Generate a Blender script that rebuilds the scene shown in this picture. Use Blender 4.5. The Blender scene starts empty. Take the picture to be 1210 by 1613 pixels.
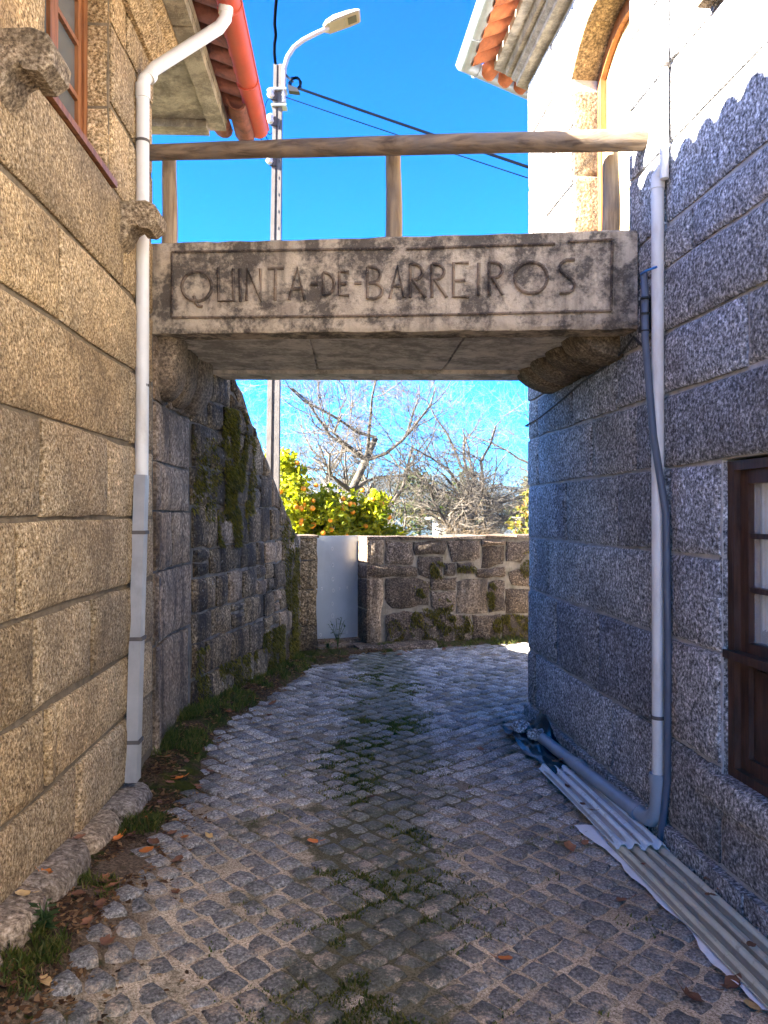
import bpy, math, random
import numpy as np
from mathutils import Vector
R = math.radians
PI = math.pi
scene = bpy.context.scene
COL = scene.collection

# ------------------------------------------------------------------ camera, sky, sun, exposure
F = 1210.0                       # focal length in photograph pixels
CAM = Vector((0.0, 0.0, 1.6))
cam_d = bpy.data.cameras.new('camera'); cam = bpy.data.objects.new('camera', cam_d); COL.objects.link(cam)
cam.location = CAM; cam.rotation_euler = (R(90.17), 0, 0)
cam_d.sensor_fit = 'HORIZONTAL'; cam_d.sensor_width = 36; cam_d.lens = 36.0
cam_d.clip_start = 0.05; cam_d.clip_end = 12000
scene.camera = cam
SUN = Vector((1.0, 0.29, -0.56)).normalized()          # the way the sunlight travels
world = bpy.data.worlds.new('World'); scene.world = world; world.use_nodes = True
wn = world.node_tree; bg = wn.nodes['Background']
sky = wn.nodes.new('ShaderNodeTexSky'); sky.sky_type = 'NISHITA'; sky.sun_disc = False
sky.sun_elevation = math.asin(-SUN.z); sky.sun_rotation = math.atan2(-SUN.x, -SUN.y)
sky.altitude = 300; sky.air_density = 0.6; sky.dust_density = 1.2; sky.ozone_density = 4.0
hsv = wn.nodes.new('ShaderNodeHueSaturation'); hsv.inputs['Saturation'].default_value = 1.45; hsv.inputs['Value'].default_value = 0.72
gam = wn.nodes.new('ShaderNodeGamma'); gam.inputs[1].default_value = 1.35
wn.links.new(sky.outputs[0], gam.inputs[0]); wn.links.new(gam.outputs[0], hsv.inputs['Color']); wn.links.new(hsv.outputs[0], bg.inputs[0])
bg.inputs[1].default_value = 0.05
sd = bpy.data.lights.new('sun', 'SUN'); sd.energy = 5.0; sd.angle = R(0.5); sd.color = (1.0, 0.93, 0.82)
so = bpy.data.objects.new('sun', sd); COL.objects.link(so); so.rotation_euler = SUN.to_track_quat('-Z', 'Y').to_euler()
so.location = (-12, -4, 12)
vs = scene.view_settings; vs.view_transform = 'Standard'; vs.look = 'None'; vs.gamma = 1.0; vs.use_curve_mapping = False
vs.exposure = 4.05
scene.cycles.use_denoising = True
scene.cycles.max_bounces = 8; scene.cycles.diffuse_bounces = 5; scene.cycles.sample_clamp_indirect = 8.0

# ------------------------------------------------------------------ mesh collecting
class MB:
    def __init__(self): self.v = []; self.f = []
    def add(self, vs, fs):
        b = len(self.v); self.v += [tuple(p) for p in vs]; self.f += [tuple(i + b for i in q) for q in fs]; return self
    def hexa(self, p):            # 8 points: bottom ring 0-3 counter-clockwise, top ring 4-7
        return self.add(p, [(3, 2, 1, 0), (4, 5, 6, 7), (0, 1, 5, 4), (1, 2, 6, 5), (2, 3, 7, 6), (3, 0, 4, 7)])
    def box(self, x0, x1, y0, y1, z0, z1):
        return self.hexa([(x0, y0, z0), (x1, y0, z0), (x1, y1, z0), (x0, y1, z0), (x0, y0, z1), (x1, y0, z1), (x1, y1, z1), (x0, y1, z1)])
    def wbox(self, f, u0, u1, z0, z1, d0, d1):   # box in wall coordinates
        return self.hexa([f(u0, z0, d0), f(u1, z0, d0), f(u1, z0, d1), f(u0, z0, d1), f(u0, z1, d0), f(u1, z1, d0), f(u1, z1, d1), f(u0, z1, d1)])
    def tube(self, pts, r, n=8, caps=True, jit=0, rng=None):
        pts = [Vector(p) for p in pts]; m = len(pts)
        rs = r if isinstance(r, (list, tuple)) else [r] * m
        vs = []; fs = []; a = None
        for i, p in enumerate(pts):
            t = (pts[min(i + 1, m - 1)] - pts[max(i - 1, 0)])
            t = t.normalized() if t.length > 1e-9 else Vector((0, 0, 1))
            if a is None:
                a = t.cross(Vector((0, 0, 1)))
                if a.length < 0.1: a = t.cross(Vector((1, 0, 0)))
            a = (a - t * a.dot(t)).normalized(); b = t.cross(a)
            for k in range(n):
                w = 2 * PI * k / n; rr = rs[i] * (1 + (rng.uniform(-jit, jit) if rng else 0))
                vs.append(p + a * (math.cos(w) * rr) + b * (math.sin(w) * rr))
        for i in range(m - 1):
            for k in range(n):
                k2 = (k + 1) % n
                fs.append((i * n + k, i * n + k2, (i + 1) * n + k2, (i + 1) * n + k))
        if caps:
            fs.append(tuple(range(n - 1, -1, -1))); fs.append(tuple((m - 1) * n + k for k in range(n)))
        return self.add(vs, fs)
    def prism(self, poly, f0, f1):               # polygon (list of 2d) through two placement functions
        n = len(poly)
        return self.add([f0(*p) for p in poly] + [f1(*p) for p in poly],
                        [tuple(range(n - 1, -1, -1)), tuple(range(n, 2 * n))] + [(k, (k + 1) % n, n + (k + 1) % n, n + k) for k in range(n)])
    def mesh(self, name, mat=None, smooth=False, fix=True):
        me = bpy.data.meshes.new(name); me.from_pydata(self.v, [], self.f)
        if mat: me.materials.append(mat)
        if fix:
            import bmesh
            bm = bmesh.new(); bm.from_mesh(me); bmesh.ops.recalc_face_normals(bm, faces=bm.faces); bm.to_mesh(me); bm.free()
        if smooth == True: me.polygons.foreach_set('use_smooth', [True] * len(me.polygons))
        elif smooth: me.shade_smooth() if False else me.polygons.foreach_set('use_smooth', [True] * len(me.polygons)); 
        if smooth and smooth is not True: me.set_sharp_from_angle(angle=R(smooth))
        me.update(); return me

def link(name, data, parent=None, **pr):
    o = bpy.data.objects.new(name, data); COL.objects.link(o)
    if parent: o.parent = parent
    for k, v in pr.items(): o[k] = v
    return o
def obj(name, mb, mat, parent=None, smooth=False, fix=True, **pr): return link(name, mb.mesh(name, mat, smooth, fix), parent, **pr)
def thing(name, label, cat, group=None, loc=(0, 0, 0)):
    o = bpy.data.objects.new(name, None); COL.objects.link(o); o.location = loc
    o.empty_display_size = 0.2; o['label'] = label; o['category'] = cat
    if group: o['group'] = group
    return o
def tag(o, label, cat, group=None):
    o['label'] = label; o['category'] = cat
    if group: o['group'] = group
    return o

# ------------------------------------------------------------------ materials
class NB:
    def __init__(self, name):
        self.m = bpy.data.materials.new(name); self.m.use_nodes = True; self.t = self.m.node_tree; self.t.nodes.clear()
        self.pos = self.n('ShaderNodeNewGeometry').outputs['Position']
    def n(self, t, **kw):
        x = self.t.nodes.new(t)
        for k, v in kw.items(): setattr(x, k, v)
        return x
    def put(self, sock, v):
        if isinstance(v, bpy.types.NodeSocket): self.t.links.new(v, sock)
        elif isinstance(v, (tuple, list)) and len(v) == 3 and sock.type == 'RGBA': sock.default_value = (*v, 1)
        else: sock.default_value = v
    def scaled(self, s, vec=None):
        x = self.n('ShaderNodeMapping'); self.put(x.inputs[0], vec or self.pos); x.inputs['Scale'].default_value = s; return x.outputs[0]
    def noise(self, scale, detail=3, rough=0.55, vec=None, dist=0.0):
        x = self.n('ShaderNodeTexNoise'); self.put(x.inputs['Vector'], vec or self.pos)
        x.inputs['Scale'].default_value = scale; x.inputs['Detail'].default_value = detail; x.inputs['Roughness'].default_value = rough
        x.inputs['Distortion'].default_value = dist; return x.outputs['Fac']
    def voro(self, scale, feature='F1', out='Distance', vec=None):
        x = self.n('ShaderNodeTexVoronoi', feature=feature); self.put(x.inputs['Vector'], vec or self.pos); x.inputs['Scale'].default_value = scale
        return x.outputs[out]
    def ramp(self, fac, stops, interp='LINEAR'):
        x = self.n('ShaderNodeValToRGB'); r = x.color_ramp; r.interpolation = interp
        for i, (p, c) in enumerate(stops):
            e = r.elements[i] if i < 2 else r.elements.new(p)
            e.position = p
            e.color = (c, c, c, 1) if not isinstance(c, (tuple, list)) else (*c, 1)
        self.put(x.inputs[0], fac); return x.outputs[0]
    def mix(self, fac, a, b, blend='MIX'):
        x = self.n('ShaderNodeMix', data_type='RGBA', blend_type=blend)
        self.put(x.inputs[0], fac); self.put(x.inputs[6], a); self.put(x.inputs[7], b); return x.outputs[2]
    def math(self, op, a, b=0.0, c=0.0, clamp=False):
        x = self.n('ShaderNodeMath', operation=op, use_clamp=clamp); self.put(x.inputs[0], a); self.put(x.inputs[1], b)
        if op == 'MULTIPLY_ADD': self.put(x.inputs[2], c)
        return x.outputs[0]
    def attr(self, name):
        x = self.n('ShaderNodeAttribute', attribute_type='OBJECT', attribute_name=name); return x.outputs['Fac']
    def rand(self): return self.n('ShaderNodeObjectInfo').outputs['Random']
    def island(self): return self.n('ShaderNodeNewGeometry').outputs['Random Per Island']
    def bump(self, h, strength=0.5, dist=0.02, normal=None):
        x = self.n('ShaderNodeBump'); x.inputs['Strength'].default_value = strength; x.inputs['Distance'].default_value = dist
        self.put(x.inputs['Height'], h)
        if normal: self.put(x.inputs['Normal'], normal)
        return x.outputs[0]
    def out(self, color, rough=0.8, normal=None, metallic=0.0, spec=0.3, extra=None):
        p = self.n('ShaderNodeBsdfPrincipled'); o = self.n('ShaderNodeOutputMaterial')
        self.put(p.inputs['Base Color'], color); self.put(p.inputs['Roughness'], rough); self.put(p.inputs['Metallic'], metallic)
        p.inputs['Specular IOR Level'].default_value = spec
        if normal: self.put(p.inputs['Normal'], normal)
        for k, v in (extra or {}).items(): self.put(p.inputs[k], v)
        self.t.links.new(p.outputs[0], o.inputs[0]); return self.m
    def scale_col(self, col, fac): return self.mix(1.0, col, fac, 'MULTIPLY')

def granite(name, dark, mid, light, grain=75, bump=0.7, var=0.35, stain=(0.05, 0.045, 0.04), stain_amt=0.35, streaks=0.0, moss=True, mossc=((0.035, 0.045, 0.008), (0.15, 0.12, 0.015))):
    b = NB(name)
    g1 = b.noise(grain, 3, 0.7); g2 = b.voro(grain * 0.9, out='Color'); g3 = b.noise(grain * 0.35, 2, 0.6)
    col = b.ramp(g1, [(0.33, dark), (0.5, mid), (0.66, light)])
    sep = b.n('ShaderNodeSeparateColor'); b.put(sep.inputs[0], g2)
    col = b.mix(b.math('MULTIPLY', sep.outputs[0], 0.35), col, dark)
    col = b.scale_col(col, b.ramp(g3, [(0.3, 0.72), (0.7, 1.22)]))
    rv = b.rand()
    col = b.scale_col(col, b.ramp(rv, [(0.0, 1 - var), (1.0, 1 + var * 0.7)]))
    r2 = b.math('FRACT', b.math('MULTIPLY', rv, 7.31))
    col = b.mix(b.math('MULTIPLY', r2, 0.55), col, b.scale_col(col, (0.84, 0.95, 1.22)))
    big = b.noise(2.3, 6, 0.62, dist=0.4)
    col = b.mix(b.math('MULTIPLY', b.ramp(big, [(0.46, 0.0), (0.68, 1.0)]), stain_amt), col, stain)
    warm = b.noise(1.1, 3, 0.5)
    col = b.mix(b.math('MULTIPLY', b.ramp(warm, [(0.45, 0.0), (0.7, 1.0)]), 0.28), col, b.mix(1.0, col, (1.25, 0.95, 0.62), 'MULTIPLY'))
    if streaks:
        st = b.noise(1.0, 5, 0.65, vec=b.scaled((7, 7, 0.7)))
        k = b.math('MULTIPLY', b.ramp(st, [(0.47, 0.0), (0.6, 1.0)]), streaks)
        col = b.mix(k, col, (0.012, 0.011, 0.012))
        wl = b.noise(26, 4, 0.7); col = b.mix(b.math('MULTIPLY', b.ramp(wl, [(0.6, 0.0), (0.7, 1.0)]), 0.55 * streaks), col, (0.42, 0.40, 0.36))
    h = b.math('ADD', b.math('MULTIPLY', g1, 0.55), b.math('MULTIPLY', b.noise(grain * 0.22, 4, 0.6), 0.8))
    rough = 0.86
    if moss:
        mn = b.math('ADD', b.noise(3.2, 5, 0.65), b.math('MULTIPLY', b.noise(38, 3, 0.6), 0.25))
        mk = b.ramp(b.math('ADD', mn, b.math('SUBTRACT', b.attr('moss'), 0.5)), [(0.62, 0.0), (0.74, 1.0)])
        mc = b.mix(b.ramp(b.noise(14, 3, 0.6), [(0.35, 0.0), (0.65, 1.0)]), mossc[0], mossc[1])
        col = b.mix(mk, col, mc)
        h = b.math('ADD', h, b.math('MULTIPLY', mk, b.math('MULTIPLY', b.noise(160, 3, 0.7), 1.2)))
    nrm = b.bump(h, bump, 0.018)
    return b.out(col, rough, nrm, spec=0.25)

def plain(name, col, rough=0.5, var=0.12, scale=8, bump=0.0, bscale=60, metallic=0.0, spec=0.4, dirt=0.0, dirtc=(0.1, 0.08, 0.06), randvar=0.0, hue2=None, extra=None, vec=None):
    b = NB(name)
    n = b.noise(scale, 5, 0.6, vec=b.scaled(vec) if vec else None)
    c = b.scale_col(col, b.ramp(n, [(0.3, 1 - var), (0.7, 1 + var)]))
    if hue2: c = b.mix(b.ramp(b.island(), [(0.0, 0.0), (1.0, 1.0)]), c, hue2)
    if randvar: c = b.scale_col(c, b.ramp(b.rand(), [(0, 1 - randvar), (1, 1 + randvar)]))
    if dirt:
        d = b.ramp(b.noise(scale * 0.7 + 2, 6, 0.7, dist=0.5, vec=b.scaled((1, 1, 0.35))), [(0.5, 0), (0.68, 1)])
        c = b.mix(b.math('MULTIPLY', d, dirt), c, dirtc)
    nr = b.bump(b.noise(bscale, 4, 0.6), bump, 0.01) if bump else None
    return b.out(c, rough, nr, metallic, spec, extra)

def wood(name, c1, c2, axis_scale=(30, 30, 2), rough=0.7, bump=0.3, grey=0.0, randvar=0.15):
    b = NB(name)
    v = b.scaled(axis_scale)
    n = b.noise(1.0, 5, 0.6, vec=v, dist=0.6)
    c = b.ramp(n, [(0.32, c1), (0.62, c2)])
    c = b.mix(b.math('MULTIPLY', b.ramp(b.noise(5, 5, 0.65), [(0.45, 0), (0.65, 1)]), grey), c, (0.14, 0.12, 0.11))
    c = b.scale_col(c, b.ramp(b.rand(), [(0, 1 - randvar), (1, 1 + randvar)]))
    return b.out(c, rough, b.bump(n, bump, 0.01), spec=0.3)

M = {}
M['granite_tan'] = granite('granite_tan', (0.085, 0.048, 0.02), (0.50, 0.335, 0.155), (0.92, 0.70, 0.42), grain=78, bump=1.0, var=0.30, stain=(0.10, 0.07, 0.04), stain_amt=0.55)
M['granite_grey'] = granite('granite_grey', (0.03, 0.03, 0.029), (0.32, 0.312, 0.295), (0.95, 0.93, 0.88), grain=62, bump=1.0, var=0.28, stain=(0.08, 0.07, 0.065), stain_amt=0.45)
M['granite_dark'] = granite('granite_dark', (0.026, 0.019, 0.010), (0.18, 0.128, 0.068), (0.52, 0.40, 0.25), grain=48, bump=1.0, var=0.45, stain=(0.016, 0.013, 0.011), stain_amt=0.75, streaks=0.75, mossc=((0.04, 0.045, 0.009), (0.20, 0.155, 0.02)))
M['granite_rose'] = granite('granite_rose', (0.08, 0.052, 0.03), (0.34, 0.245, 0.155), (0.62, 0.48, 0.33), grain=48, bump=0.9, var=0.25, stain=(0.035, 0.028, 0.022), stain_amt=0.7, streaks=0.6)
M['granite_far'] = granite('granite_far', (0.035, 0.023, 0.014), (0.145, 0.10, 0.065), (0.42, 0.32, 0.22), grain=56, bump=1.0, var=0.4, stain=(0.02, 0.016, 0.014), stain_amt=0.65, streaks=0.35)
M['granite_ledge'] = granite('granite_ledge', (0.10, 0.07, 0.045), (0.34, 0.26, 0.17), (0.62, 0.50, 0.36), grain=50, bump=0.9, var=0.2, stain=(0.05, 0.035, 0.02), stain_amt=0.6)
M['granite_bracket'] = granite('granite_bracket', (0.07, 0.045, 0.025), (0.30, 0.215, 0.12), (0.62, 0.48, 0.30), grain=70, bump=0.9, var=0.1, stain=(0.05, 0.04, 0.025), stain_amt=0.6)
M['mortar_tan'] = plain('mortar_tan', (0.19, 0.145, 0.095), 0.95, 0.3, 14, 0.8, 70, spec=0.1, dirt=0.3, dirtc=(0.10, 0.08, 0.045))
M['mortar_grey'] = plain('mortar_grey', (0.42, 0.405, 0.395), 0.95, 0.25, 14, 0.8, 70, spec=0.1, dirt=0.3)
M['mortar_dark'] = plain('mortar_dark', (0.15, 0.14, 0.13), 0.95, 0.4, 9, 0.9, 60, spec=0.1, dirt=0.8, dirtc=(0.02, 0.022, 0.012))
M['mortar_far'] = plain('mortar_far', (0.27, 0.225, 0.17), 0.95, 0.35, 9, 0.9, 60, spec=0.1, dirt=0.5, dirtc=(0.06, 0.06, 0.02))

def concrete(name, pale, mid, black, amt):
    b = NB(name)
    c = b.ramp(b.noise(6, 6, 0.65, dist=0.3), [(0.35, mid), (0.62, pale)])
    blot = b.math('ADD', b.math('MULTIPLY', b.noise(4.2, 8, 0.72, dist=0.25), 0.75), b.math('MULTIPLY', b.noise(30, 4, 0.7), 0.25))
    c = b.mix(b.math('MULTIPLY', b.ramp(blot, [(0.455, 0), (0.56, 1)]), amt), c, black)
    st = b.noise(1.0, 5, 0.65, vec=b.scaled((9, 9, 0.9)))
    c = b.mix(b.math('MULTIPLY', b.ramp(st, [(0.5, 0), (0.66, 1)]), amt * 0.6), c, black)
    c = b.mix(b.math('MULTIPLY', b.ramp(b.noise(75, 3, 0.7), [(0.6, 0), (0.72, 1)]), 0.3), c, (0.6, 0.56, 0.48))
    h = b.math('ADD', b.noise(45, 5, 0.65), b.math('MULTIPLY', b.noise(150, 3, 0.6), 0.5))
    return b.out(c, 0.92, b.bump(h, 0.65, 0.012), spec=0.2)
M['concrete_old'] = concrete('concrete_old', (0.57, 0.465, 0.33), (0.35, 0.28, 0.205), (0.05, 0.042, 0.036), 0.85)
M['concrete_ridge'] = concrete('concrete_ridge', (0.30, 0.22, 0.15), (0.13, 0.095, 0.07), (0.03, 0.024, 0.022), 0.9)  # dark tone holds both dirt and the painted shading of the raised moulding
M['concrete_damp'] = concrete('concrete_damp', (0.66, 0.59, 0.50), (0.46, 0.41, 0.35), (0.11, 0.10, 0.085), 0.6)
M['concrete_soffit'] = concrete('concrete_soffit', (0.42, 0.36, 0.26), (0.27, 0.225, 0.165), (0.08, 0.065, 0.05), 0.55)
M['corbel_stone'] = granite('corbel_stone', (0.06, 0.045, 0.03), (0.22, 0.165, 0.105), (0.42, 0.33, 0.22), grain=60, bump=0.9, var=0.2, stain=(0.03, 0.024, 0.02), stain_amt=0.75, streaks=0.3)
M['wood_log'] = wood('wood_log', (0.07, 0.045, 0.03), (0.25, 0.175, 0.11), (3, 26, 26), 0.8, 0.5, 0.65)
M['wood_post'] = wood('wood_post', (0.13, 0.085, 0.05), (0.36, 0.26, 0.155), (26, 26, 2.5), 0.8, 0.5, 0.45)
M['wood_brown'] = wood('wood_brown', (0.13, 0.045, 0.015), (0.30, 0.115, 0.04), (40, 40, 4), 0.5, 0.2, 0.1)
M['wood_dark'] = wood('wood_dark', (0.026, 0.012, 0.008), (0.075, 0.035, 0.022), (40, 40, 4), 0.55, 0.25, 0.15)
M['wood_door'] = wood('wood_door', (0.42, 0.27, 0.10), (0.66, 0.50, 0.24), (30, 30, 2.5), 0.6, 0.25, 0.1)
M['terracotta'] = plain('terracotta', (0.48, 0.15, 0.055), 0.85, 0.3, 12, 0.4, 80, dirt=0.5, dirtc=(0.09, 0.05, 0.04), randvar=0.3)
M['terracotta_old'] = plain('terracotta_old', (0.22, 0.075, 0.045), 0.9, 0.35, 12, 0.5, 80, dirt=0.75, dirtc=(0.04, 0.028, 0.025), randvar=0.3)
M['gutter_red'] = plain('gutter_red', (0.42, 0.06, 0.028), 0.6, 0.12, 5, dirt=0.25, dirtc=(0.2, 0.06, 0.04))
M['zinc'] = plain('zinc', (0.42, 0.45, 0.46), 0.45, 0.15, 7, metallic=0.5, dirt=0.3, dirtc=(0.2, 0.2, 0.2))
M['pvc_white'] = plain('pvc_white', (0.66, 0.64, 0.60), 0.42, 0.06, 5, dirt=0.35, dirtc=(0.36, 0.28, 0.18))
M['pvc_grey'] = plain('pvc_grey', (0.27, 0.30, 0.33), 0.38, 0.1, 6, dirt=0.2, dirtc=(0.15, 0.13, 0.11))
M['aluminium'] = plain('aluminium', (0.42, 0.40, 0.37), 0.42, 0.15, 6, metallic=0.6, dirt=0.25)
M['conduit'] = plain('conduit', (0.085, 0.10, 0.135), 0.45, 0.15, 6)
M['black'] = plain('black', (0.015, 0.015, 0.017), 0.5, 0.15, 6)
M['cord_blue'] = plain('cord_blue', (0.03, 0.16, 0.45), 0.6)
M['gate_steel'] = plain('gate_steel', (0.42, 0.45, 0.47), 0.38, 0.07, 3, 0.06, 20, metallic=0.35, dirt=0.18, dirtc=(0.25, 0.25, 0.25))
M['weld'] = plain('weld', (0.66, 0.66, 0.63), 0.6)
M['pole'] = plain('pole', (0.10, 0.088, 0.08), 0.9, 0.2, 6, 0.4, 60, dirt=0.4, dirtc=(0.17, 0.14, 0.12))
M['lamp_white'] = plain('lamp_white', (0.42, 0.41, 0.40), 0.6, 0.04)
M['lamp_under'] = plain('lamp_under', (0.30, 0.26, 0.17), 0.5, 0.1)
M['lens'] = plain('lens', (0.10, 0.09, 0.06), 0.2, 0.1)
M['porcelain'] = plain('porcelain', (0.5, 0.5, 0.5), 0.4, 0.04)
M['cable'] = plain('cable', (0.003, 0.0035, 0.006), 1.0, spec=0.0)
M['plaster'] = plain('plaster', (0.72, 0.69, 0.63), 0.9, 0.1, 3, 0.2, 40, dirt=0.3)
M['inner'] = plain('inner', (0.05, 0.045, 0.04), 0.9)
M['bark'] = plain('bark', (0.095, 0.08, 0.063), 0.9, 0.35, 14, 0.6, 50)
M['bark_tan'] = plain('bark_tan', (0.12, 0.085, 0.047), 0.9, 0.35, 14, 0.4, 50)
M['bark_dark'] = plain('bark_dark', (0.12, 0.09, 0.06), 0.9, 0.35, 14, 0.6, 50)
M['orange_skin'] = plain('orange_skin', (0.75, 0.26, 0.012), 0.45, 0.1, 30, 0.2, 300)
M['sheet_white'] = plain('sheet_white', (0.82, 0.82, 0.84), 0.5, 0.08, 6, 0.3, 25, dirt=0.22, dirtc=(0.3, 0.27, 0.22))
def ribbed(name, col, dirt):
    b = NB(name); pt = b.n('ShaderNodeNewGeometry').outputs['Pointiness']
    groove = b.math('ADD', b.ramp(pt, [(0.485, 1), (0.515, 0)]), b.math('MULTIPLY', b.noise(9, 5, 0.7), 0.9))
    c = b.scale_col(col, b.ramp(b.noise(5, 5, 0.65), [(0.3, 0.8), (0.7, 1.12)]))
    c = b.mix(b.math('MULTIPLY', b.ramp(groove, [(0.55, 0), (1.25, 1)]), 0.75), c, dirt)  # valleys tinted darker by pointiness, so the ribs stand out
    c = b.mix(b.math('MULTIPLY', b.ramp(b.noise(22, 5, 0.7), [(0.56, 0), (0.66, 1)]), 0.45), c, dirt)
    return b.out(c, 0.5, b.bump(b.noise(35, 3), 0.15, 0.01), spec=0.4)
M['sheet_blue'] = ribbed('sheet_blue', (0.70, 0.76, 0.78), (0.22, 0.20, 0.16))
M['sheet_cream'] = ribbed('sheet_cream', (0.58, 0.54, 0.40), (0.16, 0.13, 0.085))
M['tarp'] = plain('tarp', (0.010, 0.015, 0.026), 0.27, 0.3, 8, 0.4, 20, spec=0.5)
M['curtain'] = plain('curtain', (0.80, 0.77, 0.70), 0.9, 0.12, 9, 0.3, 40, dirt=0.25)
M['leaf_brown'] = plain('leaf_brown', (0.20, 0.085, 0.04), 0.7, 0.3, 40, 0.3, 120, randvar=0.4)
M['leaf_orange'] = plain('leaf_orange', (0.50, 0.15, 0.025), 0.65, 0.25, 40, 0.3, 120, randvar=0.25)
M['leaf_pale'] = plain('leaf_pale', (0.42, 0.27, 0.11), 0.7, 0.25, 40, 0.3, 120, randvar=0.25)
b = NB('glass_dark'); M['glass'] = b.out((0.10, 0.11, 0.11), 0.08, b.bump(b.noise(4, 2), 0.05, 0.02), spec=0.6)
b = NB('glass_clear'); M['glass_clear'] = b.out((0.9, 0.93, 0.92), 0.04, None, spec=0.5, extra={'Alpha': 0.22})

def foliage(name, c1, c2, c3, rough=0.55):
    b = NB(name)
    c = b.ramp(b.island(), [(0.0, c1), (0.55, c2), (1.0, c3)])
    c = b.scale_col(c, b.ramp(b.noise(2.2, 3), [(0.3, 0.75), (0.7, 1.25)]))
    p = b.n('ShaderNodeBsdfPrincipled'); b.put(p.inputs['Base Color'], c); p.inputs['Roughness'].default_value = rough
    p.inputs['Specular IOR Level'].default_value = 0.35
    t = b.n('ShaderNodeBsdfTranslucent'); b.put(t.inputs[0], b.scale_col(c, (1.3, 1.35, 0.7)))
    x = b.n('ShaderNodeMixShader'); x.inputs[0].default_value = 0.5
    o = b.n('ShaderNodeOutputMaterial')
    b.t.links.new(p.outputs[0], x.inputs[1]); b.t.links.new(t.outputs[0], x.inputs[2]); b.t.links.new(x.outputs[0], o.inputs[0]); return b.m
M['grass'] = foliage('grass', (0.045, 0.065, 0.012), (0.09, 0.115, 0.020), (0.21, 0.17, 0.055))
M['moss'] = foliage('moss', (0.045, 0.042, 0.006), (0.115, 0.095, 0.012), (0.21, 0.165, 0.025))
M['citrus'] = foliage('citrus', (0.11, 0.15, 0.007), (0.27, 0.28, 0.012), (0.45, 0.41, 0.018))
M['shrub'] = foliage('shrub', (0.06, 0.085, 0.02), (0.17, 0.17, 0.04), (0.33, 0.14, 0.06))
M['weed'] = foliage('weed', (0.03, 0.06, 0.015), (0.06, 0.10, 0.03), (0.10, 0.14, 0.05))
M['far_green'] = foliage('far_green', (0.03, 0.05, 0.012), (0.06, 0.08, 0.02), (0.12, 0.11, 0.03))

M['litter'] = foliage('litter', (0.05, 0.028, 0.015), (0.17, 0.085, 0.04), (0.38, 0.23, 0.12), 0.8)
# ------------------------------------------------------------------ placing helpers
def smooth(a, b_, x):
    t = max(0.0, min(1.0, (x - a) / (b_ - a))); return t * t * (3 - 2 * t)
def ground_z(x, y):
    s = 1 - 0.8 * smooth(5.5, 9.0, y)
    z = -0.075 * max(-1.5, min(2.2, x)) * s
    z += (0.10 - 0.13 * max(0.0, min(1.2, (y - 2.4) / 1.6))) * smooth(-0.75, -1.15, -(-x)) * (1 - smooth(4.2, 5.4, y)) if x < -0.75 else 0.0
    return z
def polyline_dist(px, py, pl):
    best = 1e9
    for (x0, y0), (x1, y1) in zip(pl[:-1], pl[1:]):
        dx, dy = x1 - x0, y1 - y0; t = max(0, min(1, ((px - x0) * dx + (py - y0) * dy) / (dx * dx + dy * dy)))
        best = min(best, math.hypot(px - x0 - t * dx, py - y0 - t * dy))
    return best
def ray(px, py): return Vector(((px - 605) / F, 1.0, (810 - py) / F))
def on_plane(px, py, p0, n):
    d = ray(px, py); t = (Vector(p0) - CAM).dot(n) / d.dot(n); return CAM + d * t
def on_ground(px, py, lift=0.0):
    d = ray(px, py); t = 1.0
    for _ in range(40):
        p = CAM + d * t; t *= 1 + 0.7 * ((p.z - ground_z(p.x, p.y) - lift) / max(0.05, CAM.z - p.z + 1e-6))
    return CAM + d * t

nL = Vector((1, 0.045, 0)).normalized(); nR = Vector((-1, -0.099, 0)).normalized()
XL = lambda y: -1.22 - 0.045 * y
XR = lambda y: 1.85 - 0.099 * y
def wl(u, z, d=0.0): return (XL(u) + nL.x * d, u + nL.y * d, z)
def wr(u, z, d=0.0): return (XR(u) + nR.x * d, u + nR.y * d, z)
def yl(px): return 1477.0 / (550 - px)          # along the left wall, from a photograph column
def yr(px): return 2238.0 / (px - 485)

class Path:                                      # curved wall: arc length -> point and outward normal
    def __init__(self, pts):
        P = [Vector((*p, 0)) for p in pts]; dense = []
        for i in range(len(P) - 1):
            a, b, c, d = P[max(i - 1, 0)], P[i], P[i + 1], P[min(i + 2, len(P) - 1)]
            for k in range(12):
                t = k / 12
                dense.append(0.5 * ((2 * b) + (c - a) * t + (2 * a - 5 * b + 4 * c - d) * t * t + (3 * b - a - 3 * c + d) * t ** 3))
        dense.append(P[-1]); self.p = dense; self.s = [0.0]
        for a, b in zip(dense[:-1], dense[1:]): self.s.append(self.s[-1] + (b - a).length)
        self.len = self.s[-1]
    def at(self, u):
        s = self.s; i = 0
        while i < len(s) - 2 and s[i + 1] < u: i += 1
        a, b = self.p[i], self.p[i + 1]; t = (u - s[i]) / (s[i + 1] - s[i]); q = a + (b - a) * t; d = (b - a).normalized()
        return q, Vector((d.y, -d.x, 0))
    def __call__(self, u, z, d=0.0):
        q, n = self.at(u); return (q.x + n.x * d, q.y + n.y * d, z)

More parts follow.
